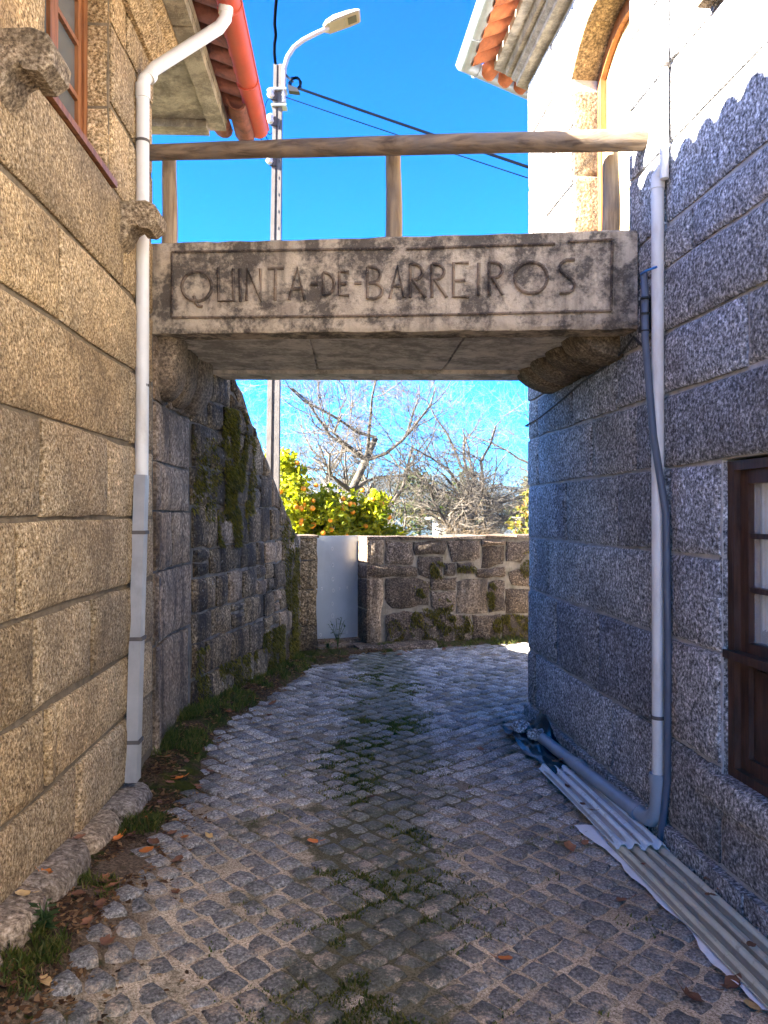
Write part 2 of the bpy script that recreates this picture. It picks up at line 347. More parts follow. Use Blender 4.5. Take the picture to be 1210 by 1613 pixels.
def stone_mesh(poly, f, rng, proud=0.012, jit=0.006, inset=0.014, seg=0.14, back=-0.03, bulge=0.006):
    # one dressed block: rim sunk in the mortar, worn arris, slightly pillowed uneven face
    pts = []
    for (a, b) in zip(poly, poly[1:] + poly[:1]):
        L = math.hypot(b[0] - a[0], b[1] - a[1]); n = max(1, min(4, int(round(L / seg))))
        for k in range(n):
            t = k / n; j = jit if k else jit * 0.7
            pts.append((a[0] + (b[0] - a[0]) * t + rng.uniform(-j, j), a[1] + (b[1] - a[1]) * t + rng.uniform(-j, j)))
    cu = sum(p[0] for p in pts) / len(pts); cz = sum(p[1] for p in pts) / len(pts)
    hu = max(0.02, max(abs(p[0] - cu) for p in pts)); hz = max(0.02, max(abs(p[1] - cz) for p in pts))
    def ins(p, i): return (cu + (p[0] - cu) * max(0.15, 1 - i / hu), cz + (p[1] - cz) * max(0.15, 1 - i / hz))
    n = len(pts); v = []
    v += [f(p[0], p[1], back) for p in pts]
    v += [f(p[0], p[1], proud - inset * 0.55 + rng.uniform(-.001, .001)) for p in pts]
    v += [f(*ins(p, inset), proud + rng.uniform(-.002, .002)) for p in pts]
    v += [f(*ins(p, min(hu, hz) * 0.45), proud + bulge * 0.7 + rng.uniform(-bulge, bulge) * 0.6) for p in pts]
    v.append(f(cu, cz, proud + bulge + rng.uniform(-bulge, bulge) * 0.6))
    fs = []
    for r in range(3):
        for k in range(n): k2 = (k + 1) % n; fs.append((r * n + k, r * n + k2, (r + 1) * n + k2, (r + 1) * n + k))
    for k in range(n): fs.append((3 * n + k, 3 * n + (k + 1) % n, 4 * n))
    return MB().add(v, fs)
def stone(parent, poly, f, mat, rng, name='stone', moss=0.0, **kw):
    o = obj(name, stone_mesh(poly, f, rng, **kw), mat, parent, 50); o['moss'] = moss; return o
def courses(parent, f, mat, rng, zs, joints, u0, u1, gap=0.008, moss=None, skip=None, **kw):
    # zs: course heights from the bottom; joints: list per course of vertical joints
    for (za, zb), js in zip(zip(zs[:-1], zs[1:]), joints):
        us = [u0] + sorted(j for j in js if u0 < j < u1) + [u1]
        for a, b in zip(us[:-1], us[1:]):
            pieces = [(a, b, za, zb)]
            for hole in (skip or []): pieces = [q for p in pieces for q in cut(p, hole)]
            for (a2, b2, z2, z3) in pieces:
                if b2 - a2 < 0.05 or z3 - z2 < 0.04: continue
                g = gap; pl = [(a2 + g, z2 + g), (b2 - g, z2 + g), (b2 - g, z3 - g), (a2 + g, z3 - g)]
                m = 0.0 if moss is None else moss((a2 + b2) / 2, (z2 + z3) / 2)
                stone(parent, pl, f, mat, rng, moss=m, proud=0.012 + rng.uniform(0, 0.012), **kw)
def cut(p, h):
    a, b, za, zb = p; ha, hb, hza, hzb = h
    if b <= ha or a >= hb or zb <= hza + .03 or za >= hzb - .03: return [p]
    out = []
    if a < ha - 0.03: out.append((a, ha, za, zb))
    if b > hb + 0.03: out.append((hb, b, za, zb))
    if za < hza - .03: out.append((max(a, ha), min(b, hb), za, hza))
    if zb > hzb + .03: out.append((max(a, ha), min(b, hb), hzb, zb))
    return out
def backing(name, parent, f, holes, u0, u1, z0, z1, thick, mat):
    # wall slab with openings, made of butted boxes
    us = sorted({u0, u1, *[h[0] for h in holes], *[h[1] for h in holes]}); mb = MB()
    for a, b in zip(us[:-1], us[1:]):
        zz = sorted([(h[2], h[3]) for h in holes if h[0] <= a + 1e-6 and h[1] >= b - 1e-6]); z = z0
        for (ha, hb) in zz + [(z1, z1)]:
            if ha - z > 1e-4: mb.wbox(f, a, b, z, ha, 0.0, -thick)
            z = hb
    return obj(name, mb, mat, parent, fix=True)

# ------------------------------------------------------------------ ground, road, verge, hills
foot_left = [(XL(-3) + .1, -3), (XL(4.72) + .05, 4.72), (-1.42, 5.4), (-1.33, 5.9), (-1.16, 6.9), (-0.93, 8.3)]
foot_far = [(-0.95, 8.62), (-0.3, 8.95), (0.04, 9.3), (1.88, 10.0), (4.0, 10.8), (9, 12.7)]
foot_right = [(XR(-3), -3), (XR(6.41), 6.41)]
FAR0 = Vector((0.04, 9.30, 0)); FARD = Vector((1.84, 0.70, 0)).normalized(); FARN = Vector((FARD.y, -FARD.x, 0))

b = NB('road_sand')
sandc = b.ramp(b.noise(120, 3, 0.75), [(0.35, (0.20, 0.15, 0.10)), (0.5, (0.62, 0.48, 0.33)), (0.66, (0.86, 0.73, 0.56))])
sandc = b.scale_col(sandc, b.ramp(b.noise(3, 4), [(0.35, 0.72), (0.65, 1.15)]))
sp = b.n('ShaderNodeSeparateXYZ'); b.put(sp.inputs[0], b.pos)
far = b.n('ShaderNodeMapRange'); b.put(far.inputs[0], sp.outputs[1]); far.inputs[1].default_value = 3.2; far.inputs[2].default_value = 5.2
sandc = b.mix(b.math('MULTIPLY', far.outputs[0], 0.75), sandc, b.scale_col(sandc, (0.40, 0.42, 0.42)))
xc = b.math('ABSOLUTE', b.math('SUBTRACT', sp.outputs[0], -0.02))
track = b.n('ShaderNodeMapRange'); b.put(track.inputs[0], xc); track.inputs[1].default_value = 0.12; track.inputs[2].default_value = 0.42; track.inputs[3].default_value = 0.27; track.inputs[4].default_value = 0.0
mk = b.ramp(b.math('ADD', b.math('ADD', b.noise(2.6, 5, 0.65), b.math('MULTIPLY', b.noise(22, 4, 0.65), 0.3)), track.outputs[0]), [(0.68, 0), (0.80, 1)])
edge = b.math('ADD', b.math('ADD', b.math('MULTIPLY', sp.outputs[1], 0.045), sp.outputs[0]), b.math('MULTIPLY', b.noise(5, 4, 0.6), 0.45))
soilr = b.n('ShaderNodeMapRange'); b.put(soilr.inputs[0], edge); soilr.inputs[1].default_value = -0.66; soilr.inputs[2].default_value = -0.46; soilr.inputs[3].default_value = 0.92; soilr.inputs[4].default_value = 0.0
sandc = b.mix(soilr.outputs[0], sandc, b.ramp(b.noise(70, 4, 0.75), [(0.35, (0.04, 0.026, 0.015)), (0.52, (0.13, 0.085, 0.05)), (0.68, (0.30, 0.21, 0.13))]))
sandc = b.mix(b.math('MULTIPLY', mk, 0.78), sandc, b.mix(b.noise(30, 2), (0.018, 0.026, 0.008), (0.07, 0.07, 0.02)))
hh = b.math('ADD', b.noise(110, 4, 0.75), b.math('MULTIPLY', b.noise(28, 3), 0.8))
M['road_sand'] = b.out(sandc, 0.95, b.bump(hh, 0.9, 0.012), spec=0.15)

b = NB('cobble')
gn = b.noise(85, 4, 0.7)
cc = b.ramp(gn, [(0.34, (0.058, 0.052, 0.047)), (0.5, (0.215, 0.198, 0.178)), (0.68, (0.53, 0.495, 0.45))])
cc = b.scale_col(cc, b.ramp(b.island(), [(0, 0.5), (1, 1.45)]))
cc = b.scale_col(cc, b.ramp(b.rand(), [(0, 0.78), (1, 1.2)]))
sp = b.n('ShaderNodeSeparateXYZ'); b.put(sp.inputs[0], b.pos)
xc = b.math('ABSOLUTE', b.math('SUBTRACT', sp.outputs[0], -0.02))
track = b.n('ShaderNodeMapRange'); b.put(track.inputs[0], xc); track.inputs[1].default_value = 0.12; track.inputs[2].default_value = 0.45; track.inputs[3].default_value = 0.27; track.inputs[4].default_value = 0.0
mk = b.ramp(b.math('ADD', b.math('ADD', b.noise(2.6, 5, 0.65), b.math('MULTIPLY', b.noise(22, 4, 0.65), 0.3)), track.outputs[0]), [(0.70, 0), (0.86, 1)])
cc = b.mix(b.math('MULTIPLY', mk, 0.62), cc, b.mix(b.noise(40, 2), (0.028, 0.036, 0.012), (0.10, 0.10, 0.035)))
near = b.n('ShaderNodeMapRange'); b.put(near.inputs[0], sp.outputs[1]); near.inputs[1].default_value = 2.6; near.inputs[2].default_value = 5.5; near.inputs[3].default_value = 0.055; near.inputs[4].default_value = -0.02
dk = b.n('ShaderNodeMapRange'); b.put(dk.inputs[0], sp.outputs[1]); dk.inputs[1].default_value = 2.6; dk.inputs[2].default_value = 4.6; dk.inputs[3].default_value = 0.72; dk.inputs[4].default_value = 1.2  # DT2 stones darker at the near end, lighter farther off
cc = b.scale_col(cc, dk.outputs[0])
dust = b.ramp(b.math('ADD', b.math('ADD', b.noise(9, 5, 0.7), b.math('MULTIPLY', b.noise(90, 2, 0.6), 0.25)), near.outputs[0]), [(0.70, 0), (0.80, 1)])
cc = b.mix(b.math('MULTIPLY', dust, 0.75), cc, b.ramp(b.noise(130, 2, 0.7), [(0.35, (0.22, 0.16, 0.11)), (0.65, (0.64, 0.50, 0.36))]))
hh = b.math('ADD', gn, b.math('MULTIPLY', b.noise(24, 4, 0.6), 0.9))
M['cobble'] = b.out(cc, b.ramp(b.noise(12, 3), [(0.3, 0.5), (0.7, 0.8)]), b.bump(hh, 0.75, 0.012), spec=0.4)

b = NB('verge_soil')
sc = b.ramp(b.noise(70, 4, 0.75), [(0.35, (0.03, 0.02, 0.012)), (0.52, (0.105, 0.065, 0.038)), (0.68, (0.26, 0.17, 0.10))])
mk = b.ramp(b.math('ADD', b.noise(4.0, 5, 0.65), b.math('MULTIPLY', b.noise(45, 3), 0.25)), [(0.55, 0), (0.68, 1)])
sc = b.mix(b.math('MULTIPLY', mk, 0.9), sc, b.mix(b.noise(25, 2), (0.02, 0.035, 0.006), (0.075, 0.085, 0.014)))
M['verge_soil'] = b.out(sc, 0.97, b.bump(b.math('ADD', b.noise(80, 4, 0.75), b.noise(25, 3)), 1.0, 0.02), spec=0.1)
M['field'] = plain('field', (0.09, 0.10, 0.035), 0.95, 0.5, 0.6, 0.5, 6, spec=0.1, dirt=0.5, dirtc=(0.16, 0.13, 0.06))
M['forest'] = plain('forest', (0.012, 0.020, 0.012), 0.95, 0.45, 0.02, 1.0, 0.08, spec=0.1)

def grid(name, xs, ys, zf, mat, **pr):
    mb = MB(); nx, ny = len(xs), len(ys)
    mb.v = [(x, y, zf(x, y)) for y in ys for x in xs]
    mb.f = [(j * nx + i, j * nx + i + 1, (j + 1) * nx + i + 1, (j + 1) * nx + i) for j in range(ny - 1) for i in range(nx - 1)]
    return obj(name, mb, mat, None, True, False, **pr)
lin = lambda a, b_, n: [a + (b_ - a) * i / (n - 1) for i in range(n)]

from mathutils import noise as mnoise
def nz(x, y, s, k=0.0): return mnoise.noise(Vector((x * s, y * s, k)))
def road_z(x, y): return ground_z(x, y) - 0.008 + 0.002 * smooth(5.5, 3.0, y) + 0.007 * nz(x, y, 2.1) + 0.006 * nz(x, y, 7.0, 3)
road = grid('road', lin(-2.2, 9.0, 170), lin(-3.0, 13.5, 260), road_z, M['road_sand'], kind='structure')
grid('bounce_yard', lin(-14, 9, 60), lin(-16, -2.99, 40), lambda x, y: road_z(max(-2.2, x), -3.0) if y > -3.1 else -.02 + .03 * nz(x, y, .6), M['road_sand'], kind='structure')  # unseen sand behind the camera, added to bounce sunlight into the lane
feet = [foot_left, foot_far, foot_right]
def verge_z(x, y):
    dl = polyline_dist(x, y, foot_left); df = polyline_dist(x, y, foot_far)
    wn_ = 0.07 * nz(x, y, 2.2, 9) + 0.05 * nz(x, y, 7, 4)
    w = max(1 - smooth(0.09, 0.37, dl + wn_), 0.8 * (1 - smooth(0.06, 0.32, df + wn_)))
    corner = 1 - smooth(0.15, 0.6, math.hypot(x + 0.75, y - 8.45) + wn_)
    w = max(w, 0.7 * corner)
    return ground_z(x, y) - 0.05 + 0.105 * w - 0.05 * (1 - smooth(3.9, 4.6, y)) * (1 - smooth(.12, .3, dl)) * (x < -.9) + (0.010 * nz(x, y, 9, 2) + .014 * nz(x, y, 23, 5) + .012 * nz(x, y, 55, 6)) * (.3 + .7 * min(1, 2 * w))
grid('verge', lin(-1.75, -0.50, 90), lin(1.0, 9.4, 560), verge_z, M['verge_soil'], kind='structure')
grid('verge', lin(-0.495, 4.0, 150), lin(8.2, 11.2, 110), verge_z, M['verge_soil'], kind='structure')

def land_z(x, y):
    r = math.hypot(x, y)
    z = -0.32
    if y > 9.3: z -= 0.9 * smooth(9.4, 14, y)
    z -= 70 * smooth(40, 700, r)
    z += 1.2 * nz(x, y, 0.02) * smooth(30, 120, r)
    return z
ang = lin(0, 2 * PI, 97); rad = [0.0, 4, 8, 10, 12, 15, 20, 28, 40, 60, 90, 140, 220, 350, 520, 800, 1300, 1800, 2300]
mb = MB(); na = len(ang) - 1
mb.v = [(r * math.sin(a), r * math.cos(a), land_z(r * math.sin(a), r * math.cos(a))) for r in rad for a in ang[:-1]]
mb.f = [(j * na + i, (j + 1) * na + i, (j + 1) * na + (i + 1) % na, j * na + (i + 1) % na) for j in range(len(rad) - 1) for i in range(na)]
obj('ground', mb, M['field'], None, True, True, kind='structure')
def hill_z(x, y):
    a = math.atan2(x, y); r = math.hypot(x, y)
    top = 72 + 14 * math.sin(a * 7.3 + 2.4) + 9 * math.sin(a * 15.1 + 0.7) + 3 * math.sin(a * 37)
    return -75 + (75 + top) * smooth(1250, 1750, r) + 10 * mnoise.noise(Vector((x * .012, y * .012, 0))) * smooth(1250, 1500, r)
ha = lin(-1.2, 1.2, 150); hr = lin(1200, 1900, 14); mb = MB()
mb.v = [(r * math.sin(a), r * math.cos(a), hill_z(r * math.sin(a), r * math.cos(a))) for r in hr for a in ha]
mb.f = [(j * 150 + i, j * 150 + i + 1, (j + 1) * 150 + i + 1, (j + 1) * 150 + i) for j in range(13) for i in range(149)]
obj('hills', mb, M['forest'], None, True, False, kind='structure')

# ------------------------------------------------------------------ left house
rng = random.Random(4)
hl = thing('stone_house', 'tan granite house on the left with red gutter and brown window', 'house', loc=(-1.5, 2, 0.1))
hl.location = (0, 0, 0)
WIN_L = (3.05, 3.88, 3.30, 4.22)
backing('wall', hl, wl, [WIN_L], -1.0, 4.72, -0.4, 4.52, 0.45, M['mortar_tan'])  # unseen near end cut short so sunlit ground behind bounces light in
mb = MB()
mb.box(-6.2, -1.47 - .40, 4.27, 4.715, -0.4, 4.5); mb.box(-6.2, -5.75, -1, 4.26, -0.4, 4.5); mb.box(-5.74, -1.64, -1.0, -0.6, -0.4, 4.5)
obj('rear_wall', mb, M['mortar_tan'], hl)
rj = lambda a, b_, w: [a + k * w + rng.uniform(-.15, .15) for k in range(1, int((b_ - a) / w))]
zsL = [0.16, 0.50, 0.835, 1.212, 1.583, 1.985, 2.40, 2.81, 3.27, 3.68, 4.10, 4.50]
low = rj(-1, 2.3, 0.8)
jl = [low + [2.3, 3.4, 4.2], rj(-1, 2.1, .7) + [2.2, 3.05, 3.16], rj(-1, 1.9, .8) + [2.1, 2.94, 3.6], rj(-1, 2, .7) + [2.776], rj(-1, 2, .8) + [2.1, 3.0, 3.82],
      rj(-1, 1.9, .9) + [2.0, 4.23], rj(-1, 2.2, .8) + [2.3, 3.2], rj(-1, 1.8, .8) + [2.4, 4.1], rj(-1, 2.5, .8) + [4.22], rj(-1, 2.5, .8) + [4.3], rj(-1, 2.5, .8) + [4.15]]
mossL = lambda u, z: (0.02 if z > 1.0 else 0.09 + .10 * (z < .5)) + (0.05 if u > 3.9 and z < 1 else 0) + rng.uniform(-.05, .04)
courses(hl, wl, M['granite_tan'], rng, zsL, jl, -1.0, 4.715, gap=0.012, moss=mossL, jit=.009, skip=[WIN_L], inset=0.016)
for k, (z0, z1) in enumerate([(3.30, 3.66), (3.66, 4.08), (4.08, 4.22)]):       # jamb stones lining the window reveals
    for uu, s in ((WIN_L[1], -1), (WIN_L[0], 1)):
        fj = lambda d, z, p, uu=uu, s=s: wl(uu + s * p, z, -0.002 - d)
        stone(hl, [(0.0, z0 + .004), (0.15, z0 + .004), (0.15, z1 - .004), (0.0, z1 - .004)], fj, M['granite_tan'], rng, proud=0.006, back=-0.02)
mb = MB(); n_ = 60
prof = [(0.0, 0.0), (0.03, 0.0), (0.10, 0.07), (0.10, 0.12), (0.15, 0.15), (0.15, 0.24), (0.0, 0.24)]
mb.prism([(d, 4.30 + z) for d, z in prof], lambda d, z: wl(-1.0, z, d + .021), lambda d, z: wl(4.70, z, d + .021))
obj('cornice', mb, M['granite_tan'], hl)
# soffit slab, running past the corner over the terrace
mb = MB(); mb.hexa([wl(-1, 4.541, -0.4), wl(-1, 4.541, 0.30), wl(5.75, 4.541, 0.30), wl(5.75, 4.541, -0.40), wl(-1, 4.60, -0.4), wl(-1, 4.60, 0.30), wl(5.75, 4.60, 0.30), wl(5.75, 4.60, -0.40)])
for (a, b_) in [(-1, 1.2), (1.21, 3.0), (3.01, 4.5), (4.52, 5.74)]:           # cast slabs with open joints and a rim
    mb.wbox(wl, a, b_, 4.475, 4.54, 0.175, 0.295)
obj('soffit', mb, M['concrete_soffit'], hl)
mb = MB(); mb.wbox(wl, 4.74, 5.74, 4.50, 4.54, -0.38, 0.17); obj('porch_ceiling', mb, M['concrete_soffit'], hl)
mb = MB(); mb.wbox(wl, 5.62, 5.748, 4.44, 4.499, -0.38, 0.17); obj('ceiling_rim', mb, M['concrete_soffit'], hl)

def half_pipe(f0, f1, r0, r1, up=1, n=7, t=0.014):
    # half-round tile from frame f0 to f1 ; each f(a, h) places side offset a and height h
    v = []
    for f, r in ((f0, r0), (f1, r1)):
        for rr in (r, r - t):
            for k in range(n): w = PI * k / (n - 1); v.append(f(math.cos(w) * rr, up * math.sin(w) * rr))
    fs = []
    for k in range(n - 1):
        fs += [(k, k + 1, 2 * n + k + 1, 2 * n + k), (n + k + 1, n + k, 3 * n + k, 3 * n + k + 1),
               (k + 1, k, n + k, n + k + 1), (2 * n + k, 2 * n + k + 1, 3 * n + k + 1, 3 * n + k)]
    for (p, q) in ((0, n), (n - 1, 2 * n - 1)): fs.append((p, q, q + 2 * n, p + 2 * n))
    return MB().add(v, fs)
SL = 0.26                                             # roof slope
mb = MB(); y0, y1 = -4.0, 5.9
def roofL(u, d, h): p = wl(u, 4.60 + (0.42 - d) * SL + h, d); return p
mb.hexa([roofL(-1.2, -4.6, 0), roofL(-1.2, 0.25, 0), roofL(5.85, 0.25, 0), roofL(5.85, -4.6, 0), roofL(-1.2, -4.6, .03), roofL(-1.2, 0.25, .03), roofL(5.85, 0.25, .03), roofL(5.85, -4.6, .03)])
rf = obj('roof', mb, M['terracotta_old'], hl)
prev = None
for k in range(48):                                   # eave tiles: channel below, cover above, set one by one
    u = 5.86 - k * 0.195
    if u < -1.1: break
    ch = half_pipe(lambda a, h, u=u: roofL(u + a, 0.52, 0.075 + h), lambda a, h, u=u: roofL(u + a, 0.10, 0.085 + h), 0.085, 0.07, -1)
    obj('roof_tile', ch, M['terracotta_old'], rf, 40)
    cv = half_pipe(lambda a, h, u=u: roofL(u - .0975 + a, 0.50 + .02 * rng.random(), 0.062 + h), lambda a, h, u=u: roofL(u - .0975 + a, 0.08, 0.085 + h), 0.088, 0.070, 1)
    obj('roof_tile', cv, M['terracotta_old'], rf, 40)
mb = MB()
for k in range(50):                                   # the rest of the covering, rows above the eave
    u = 5.86 - k * 0.195 - .0975
    if u < -1.1: break
    q = half_pipe(lambda a, h, u=u: roofL(u + a, 0.12, 0.075 + h), lambda a, h, u=u: roofL(u + a, -4.6, 0.075 + h), 0.085, 0.085, 1); mb.add(q.v, q.f)
obj('roof_tiles', mb, M['terracotta_old'], rf, 40, kind='stuff')
for k in range(8):                                    # verge tiles turning the end of the roof
    d = 0.40 - k * 0.17
    q = half_pipe(lambda a, h, d=d: roofL(5.98, d + a, -0.03 + h), lambda a, h, d=d: roofL(5.5, d + a, -0.03 + h), 0.08, 0.07, -1)
    obj('roof_tile', q, M['terracotta_old'], rf, 40)
def gutter(f, mat, name, parent, r=0.065):
    # f(s, a, h): s end 0/1 ; half round channel, lip bead
    v = []; n = 9; t = 0.006
    for s in (0, 1):
        for rr in (r, r - t):
            for k in range(n): w = PI + PI * k / (n - 1); v.append(f(s, math.cos(w) * rr, math.sin(w) * rr))
    fs = []
    for k in range(n - 1):
        fs += [(k, k + 1, 2 * n + k + 1, 2 * n + k), (n + k + 1, n + k, 3 * n + k, 3 * n + k + 1), (k + 1, k, n + k, n + k + 1), (2 * n + k, 2 * n + k + 1, 3 * n + k + 1, 3 * n + k)]
    fs += [(0, n, 3 * n, 2 * n), (n - 1, 2 * n - 1, 4 * n - 1, 3 * n - 1)]
    fs += [tuple(range(n)), tuple(3 * n + k for k in range(n))]
    mb = MB().add(v, fs)
    for sgn in (1, -1): mb.tube([f(0, sgn * r, 0), f(1, sgn * r, 0)], 0.008, 6)
    return obj(name, mb, mat, parent, 40)
GZ = 4.62
gl = gutter(lambda s, a, h: wl([-1.2, 6.0][s], GZ + h, 0.51 + a), M['gutter_red'], 'gutter', hl, 0.072)
for u in (1.5, 2.6, 3.7, 4.5, 5.3):
    pts = [wl(u, GZ + math.sin(PI + PI * k / 10) * 0.076, 0.51 + math.cos(PI + PI * k / 10) * 0.076) for k in range(11)]
    obj('gutter_bracket', MB().tube(pts, 0.006, 5), M['gutter_red'], gl)
DY = 4.335; DX = 0.05
dp = obj('downpipe', MB().tube([wl(4.45, GZ - .05, 0.50), wl(4.45, GZ - .13, 0.495), wl(4.452, GZ - .18, 0.46), wl(4.40, 4.16, 0.10), wl(4.35, 4.06, 0.052), wl(DY, 3.98, 0.05), wl(DY, 2.6, 0.05), wl(4.32, 1.80, 0.05)], 0.037, 14), M['pvc_white'], hl, 60, label='white plastic downpipe down the corner of the tan house')
for a, b_ in ((wl(4.452, GZ - .10, 0.497), wl(4.452, GZ - .02, 0.50)), (wl(4.385, 4.12, 0.085), wl(4.372, 4.09, 0.07)), (wl(DY, 4.03, 0.05), wl(DY, 3.95, 0.05))):
    obj('pipe_collar', MB().tube([a, b_], 0.042, 14), M['pvc_white'], dp, 50)
obj('pipe_clamp', MB().tube([wl(DY, 3.70, 0.05), wl(DY, 3.715, 0.05)], 0.040, 14), M['pole'], dp, 50)
obj('pipe_clamp', MB().tube([wl(DY, 2.32, 0.05), wl(DY, 2.335, 0.05)], 0.040, 14), M['pole'], dp, 50)
# ribbed aluminium cover on the foot of the pipe
cc0, cc1 = (4.30, 1.82), (4.13, 0.17); mb = MB()
W = 0.042
prof = []
for k in range(9):
    prof += [(-W + k * 2 * W / 9 + .001, 0.075 - (0.018 if k % 2 else 0)), (-W + (k + 1) * 2 * W / 9 - .001, 0.075 - (0.018 if k % 2 else 0))]
prof = [(-W, 0.012)] + prof + [(W, 0.012)]
mb.prism(prof, lambda a, d: wl(cc0[0] - a, cc0[1], d + .012), lambda a, d: wl(cc1[0] - a, cc1[1], d + .012))
cv = obj('pipe_cover', mb, M['aluminium'], dp)
for t in (0.2, 0.55, 0.88):
    u = cc0[0] + (cc1[0] - cc0[0]) * t; z = cc0[1] + (cc1[1] - cc0[1]) * t
    mb = MB(); mb.wbox(wl, u - .045, u + .045, z, z + .02, 0.02, 0.096); obj('pipe_clamp', mb, M['pole'], dp)
# stone brackets either side of the window
for u in (2.66, 4.09):
    mb = MB(); w = 0.085
    arm = [(0, 3.235), (0.17, 3.245), (0.22, 3.225), (0.245, 3.18), (0.235, 3.125), (0.195, 3.095), (0.15, 3.10), (0.13, 3.125), (0.10, 3.105), (0.075, 3.05), (0.03, 3.0), (0.0, 2.98)]
    n = 5
    arm = [(d + rng.uniform(-.0015, .0015), z + rng.uniform(-.0015, .0015)) for d, z in arm]
    P = []
    for i, s in enumerate((-1, -0.9, 0.9, 1)):
        k = 0.955 if abs(s) == 1 else 1.0
        cz = 3.14; P += [wl(u + s * w, cz + (z - cz) * k, -0.02 + d * k) for d, z in arm]
    N = len(arm); fs = [tuple(range(N - 1, -1, -1)), tuple(3 * N + i for i in range(N))]
    for r in range(3): fs += [(r * N + i, r * N + (i + 1) % N, (r + 1) * N + (i + 1) % N, (r + 1) * N + i) for i in range(N)]
    o = obj('stone_bracket', MB().add(P, fs), M['granite_bracket'], hl, 24); o['moss'] = 0.0
# window
wf = MB(); z0, z1 = WIN_L[2], WIN_L[3]; ua, ub = WIN_L[0] + .012, WIN_L[1] - .012
for (a, b_, c, d) in ((ua, ua + .05, z0, z1), (ub - .05, ub, z0, z1), (ua + .05, ub - .05, z1 - .05, z1), (ua + .05, ub - .05, z0, z0 + .05)): wf.wbox(wl, a, b_, c, d, -0.17, -0.10)
win = obj('window', wf, M['wood_brown'], hl)
mid = (ua + ub) / 2
for (a, b_) in ((ua + .051, mid - .001), (mid + .001, ub - .051)):
    sx = MB()
    for (c, d, e, f_) in ((a, a + .045, z0 + .051, z1 - .051), (b_ - .045, b_, z0 + .051, z1 - .051), (a + .045, b_ - .045, z1 - .10, z1 - .051), (a + .045, b_ - .045, z0 + .051, z0 + .11),
                          (a + .045, b_ - .045, z0 + .33, z0 + .355), (a + .045, b_ - .045, z0 + .60, z0 + .625)): sx.wbox(wl, c, d, e, f_, -0.15, -0.112)
    obj('sash', sx, M['wood_brown'], win)
    for (e, f_) in ((z0 + .111, z0 + .329), (z0 + .356, z0 + .599), (z0 + .626, z1 - .101)):
        gp = MB(); gp.wbox(wl, a + .046, b_ - .046, e, f_, -0.138, -0.130); obj('pane', gp, M['glass'], win)
mb = MB(); mb.wbox(wl, WIN_L[0] - .03, WIN_L[1] + .035, z0 - .035, z0 - .003, -0.10, 0.035); obj('window_sill', mb, M['wood_brown'], hl)
mb = MB(); mb.wbox(wl, WIN_L[0], WIN_L[1], z0 - .1, z1 + .1, -0.30, -0.25); obj('window_backing', mb, M['inner'], hl)
# footing ledge along the base, in lengths of worn stone
us = [-1.0, -.2, .6, 1.3, 1.95, 2.45, 2.8, 3.3, 3.75, 4.25]
for a, b_ in zip(us[:-1], us[1:]):
    zt = lambda u: 0.275 - 0.14 * max(0, min(1.15, (u - 2.4) / 1.7))
    zz = lambda u: ground_z(-1.2, u) - 0.12
    p = 0.145 + rng.uniform(-.012, .012); h = rng.uniform(-.012, .012)
    NU = 6; ring = []
    for i in range(NU + 1):
        u = a + .005 + (b_ - a - .01) * i / NU; e = 0.7 if i in (0, NU) else 1.0
        j = lambda: rng.uniform(-.007, .007)
        ring.append([wl(u, zz(u), 0.0), wl(u, zz(u), p * e + j()), wl(u, zt(u) + h - .05 + j(), p * e + j()), wl(u, zt(u) + h - .012 + j(), p * e - .022 + j()), wl(u, zt(u) + h + j() * .6, p * e * .45 + j()), wl(u, zt(u) + h + .004, 0.0)])
    P = [q for r in ring for q in r]; fs = [(5, 4, 3, 2, 1, 0), tuple(NU * 6 + i for i in range(6))]
    for r in range(NU): fs += [(r * 6 + i, r * 6 + (i + 1) % 6, (r + 1) * 6 + (i + 1) % 6, (r + 1) * 6 + i) for i in range(6)]
    o = obj('ledge_stone', MB().add(P, fs), M['granite_ledge'], hl, 50); o['moss'] = 0.10 + rng.uniform(-.05, .07)

# ------------------------------------------------------------------ right house
rng = random.Random(11)
hr_ = thing('stone_house', 'grey granite house on the right with sunlit upper wall and wooden door', 'house')
WIN_R = (2.35, 3.43, 0.40, 1.845); DOOR_R = (4.40, 5.33, 3.17, 4.86)
DT = DOOR_R[3]
backing('wall', hr_, wr, [WIN_R, DOOR_R], -4.0, 6.41, -0.45, 5.30, 0.45, M['mortar_grey'])
ED = Vector((0.82, 0.57, 0)).normalized(); EN = Vector((-ED.y, ED.x, 0)); EC = Vector((XR(6.41), 6.41, 0))
def we(s, z, d=0.0): q = EC + ED * s + EN * d; return (q.x, q.y, z)
mb = MB(); mb.wbox(we, 0.0, 6.0, -0.45, 5.30, -0.004, -0.40); mb.box(7.5, 7.9, -4, 9.4, -0.45, 5.3); mb.box(2.72, 7.49, -4, -3.6, -.45, 5.3)
obj('rear_wall', mb, M['mortar_grey'], hr_)
zsR = [0.03, 0.477, 0.98, 1.406, 1.836, 2.215, 2.53, 2.868, 3.085, 3.49, 3.89, 4.30, 4.72, 5.18]
rj = lambda a, b_, w: [a + k * w + rng.uniform(-.18, .18) for k in range(1, int((b_ - a) / w))]
ext = lambda: rj(-1, 2.3, .9)
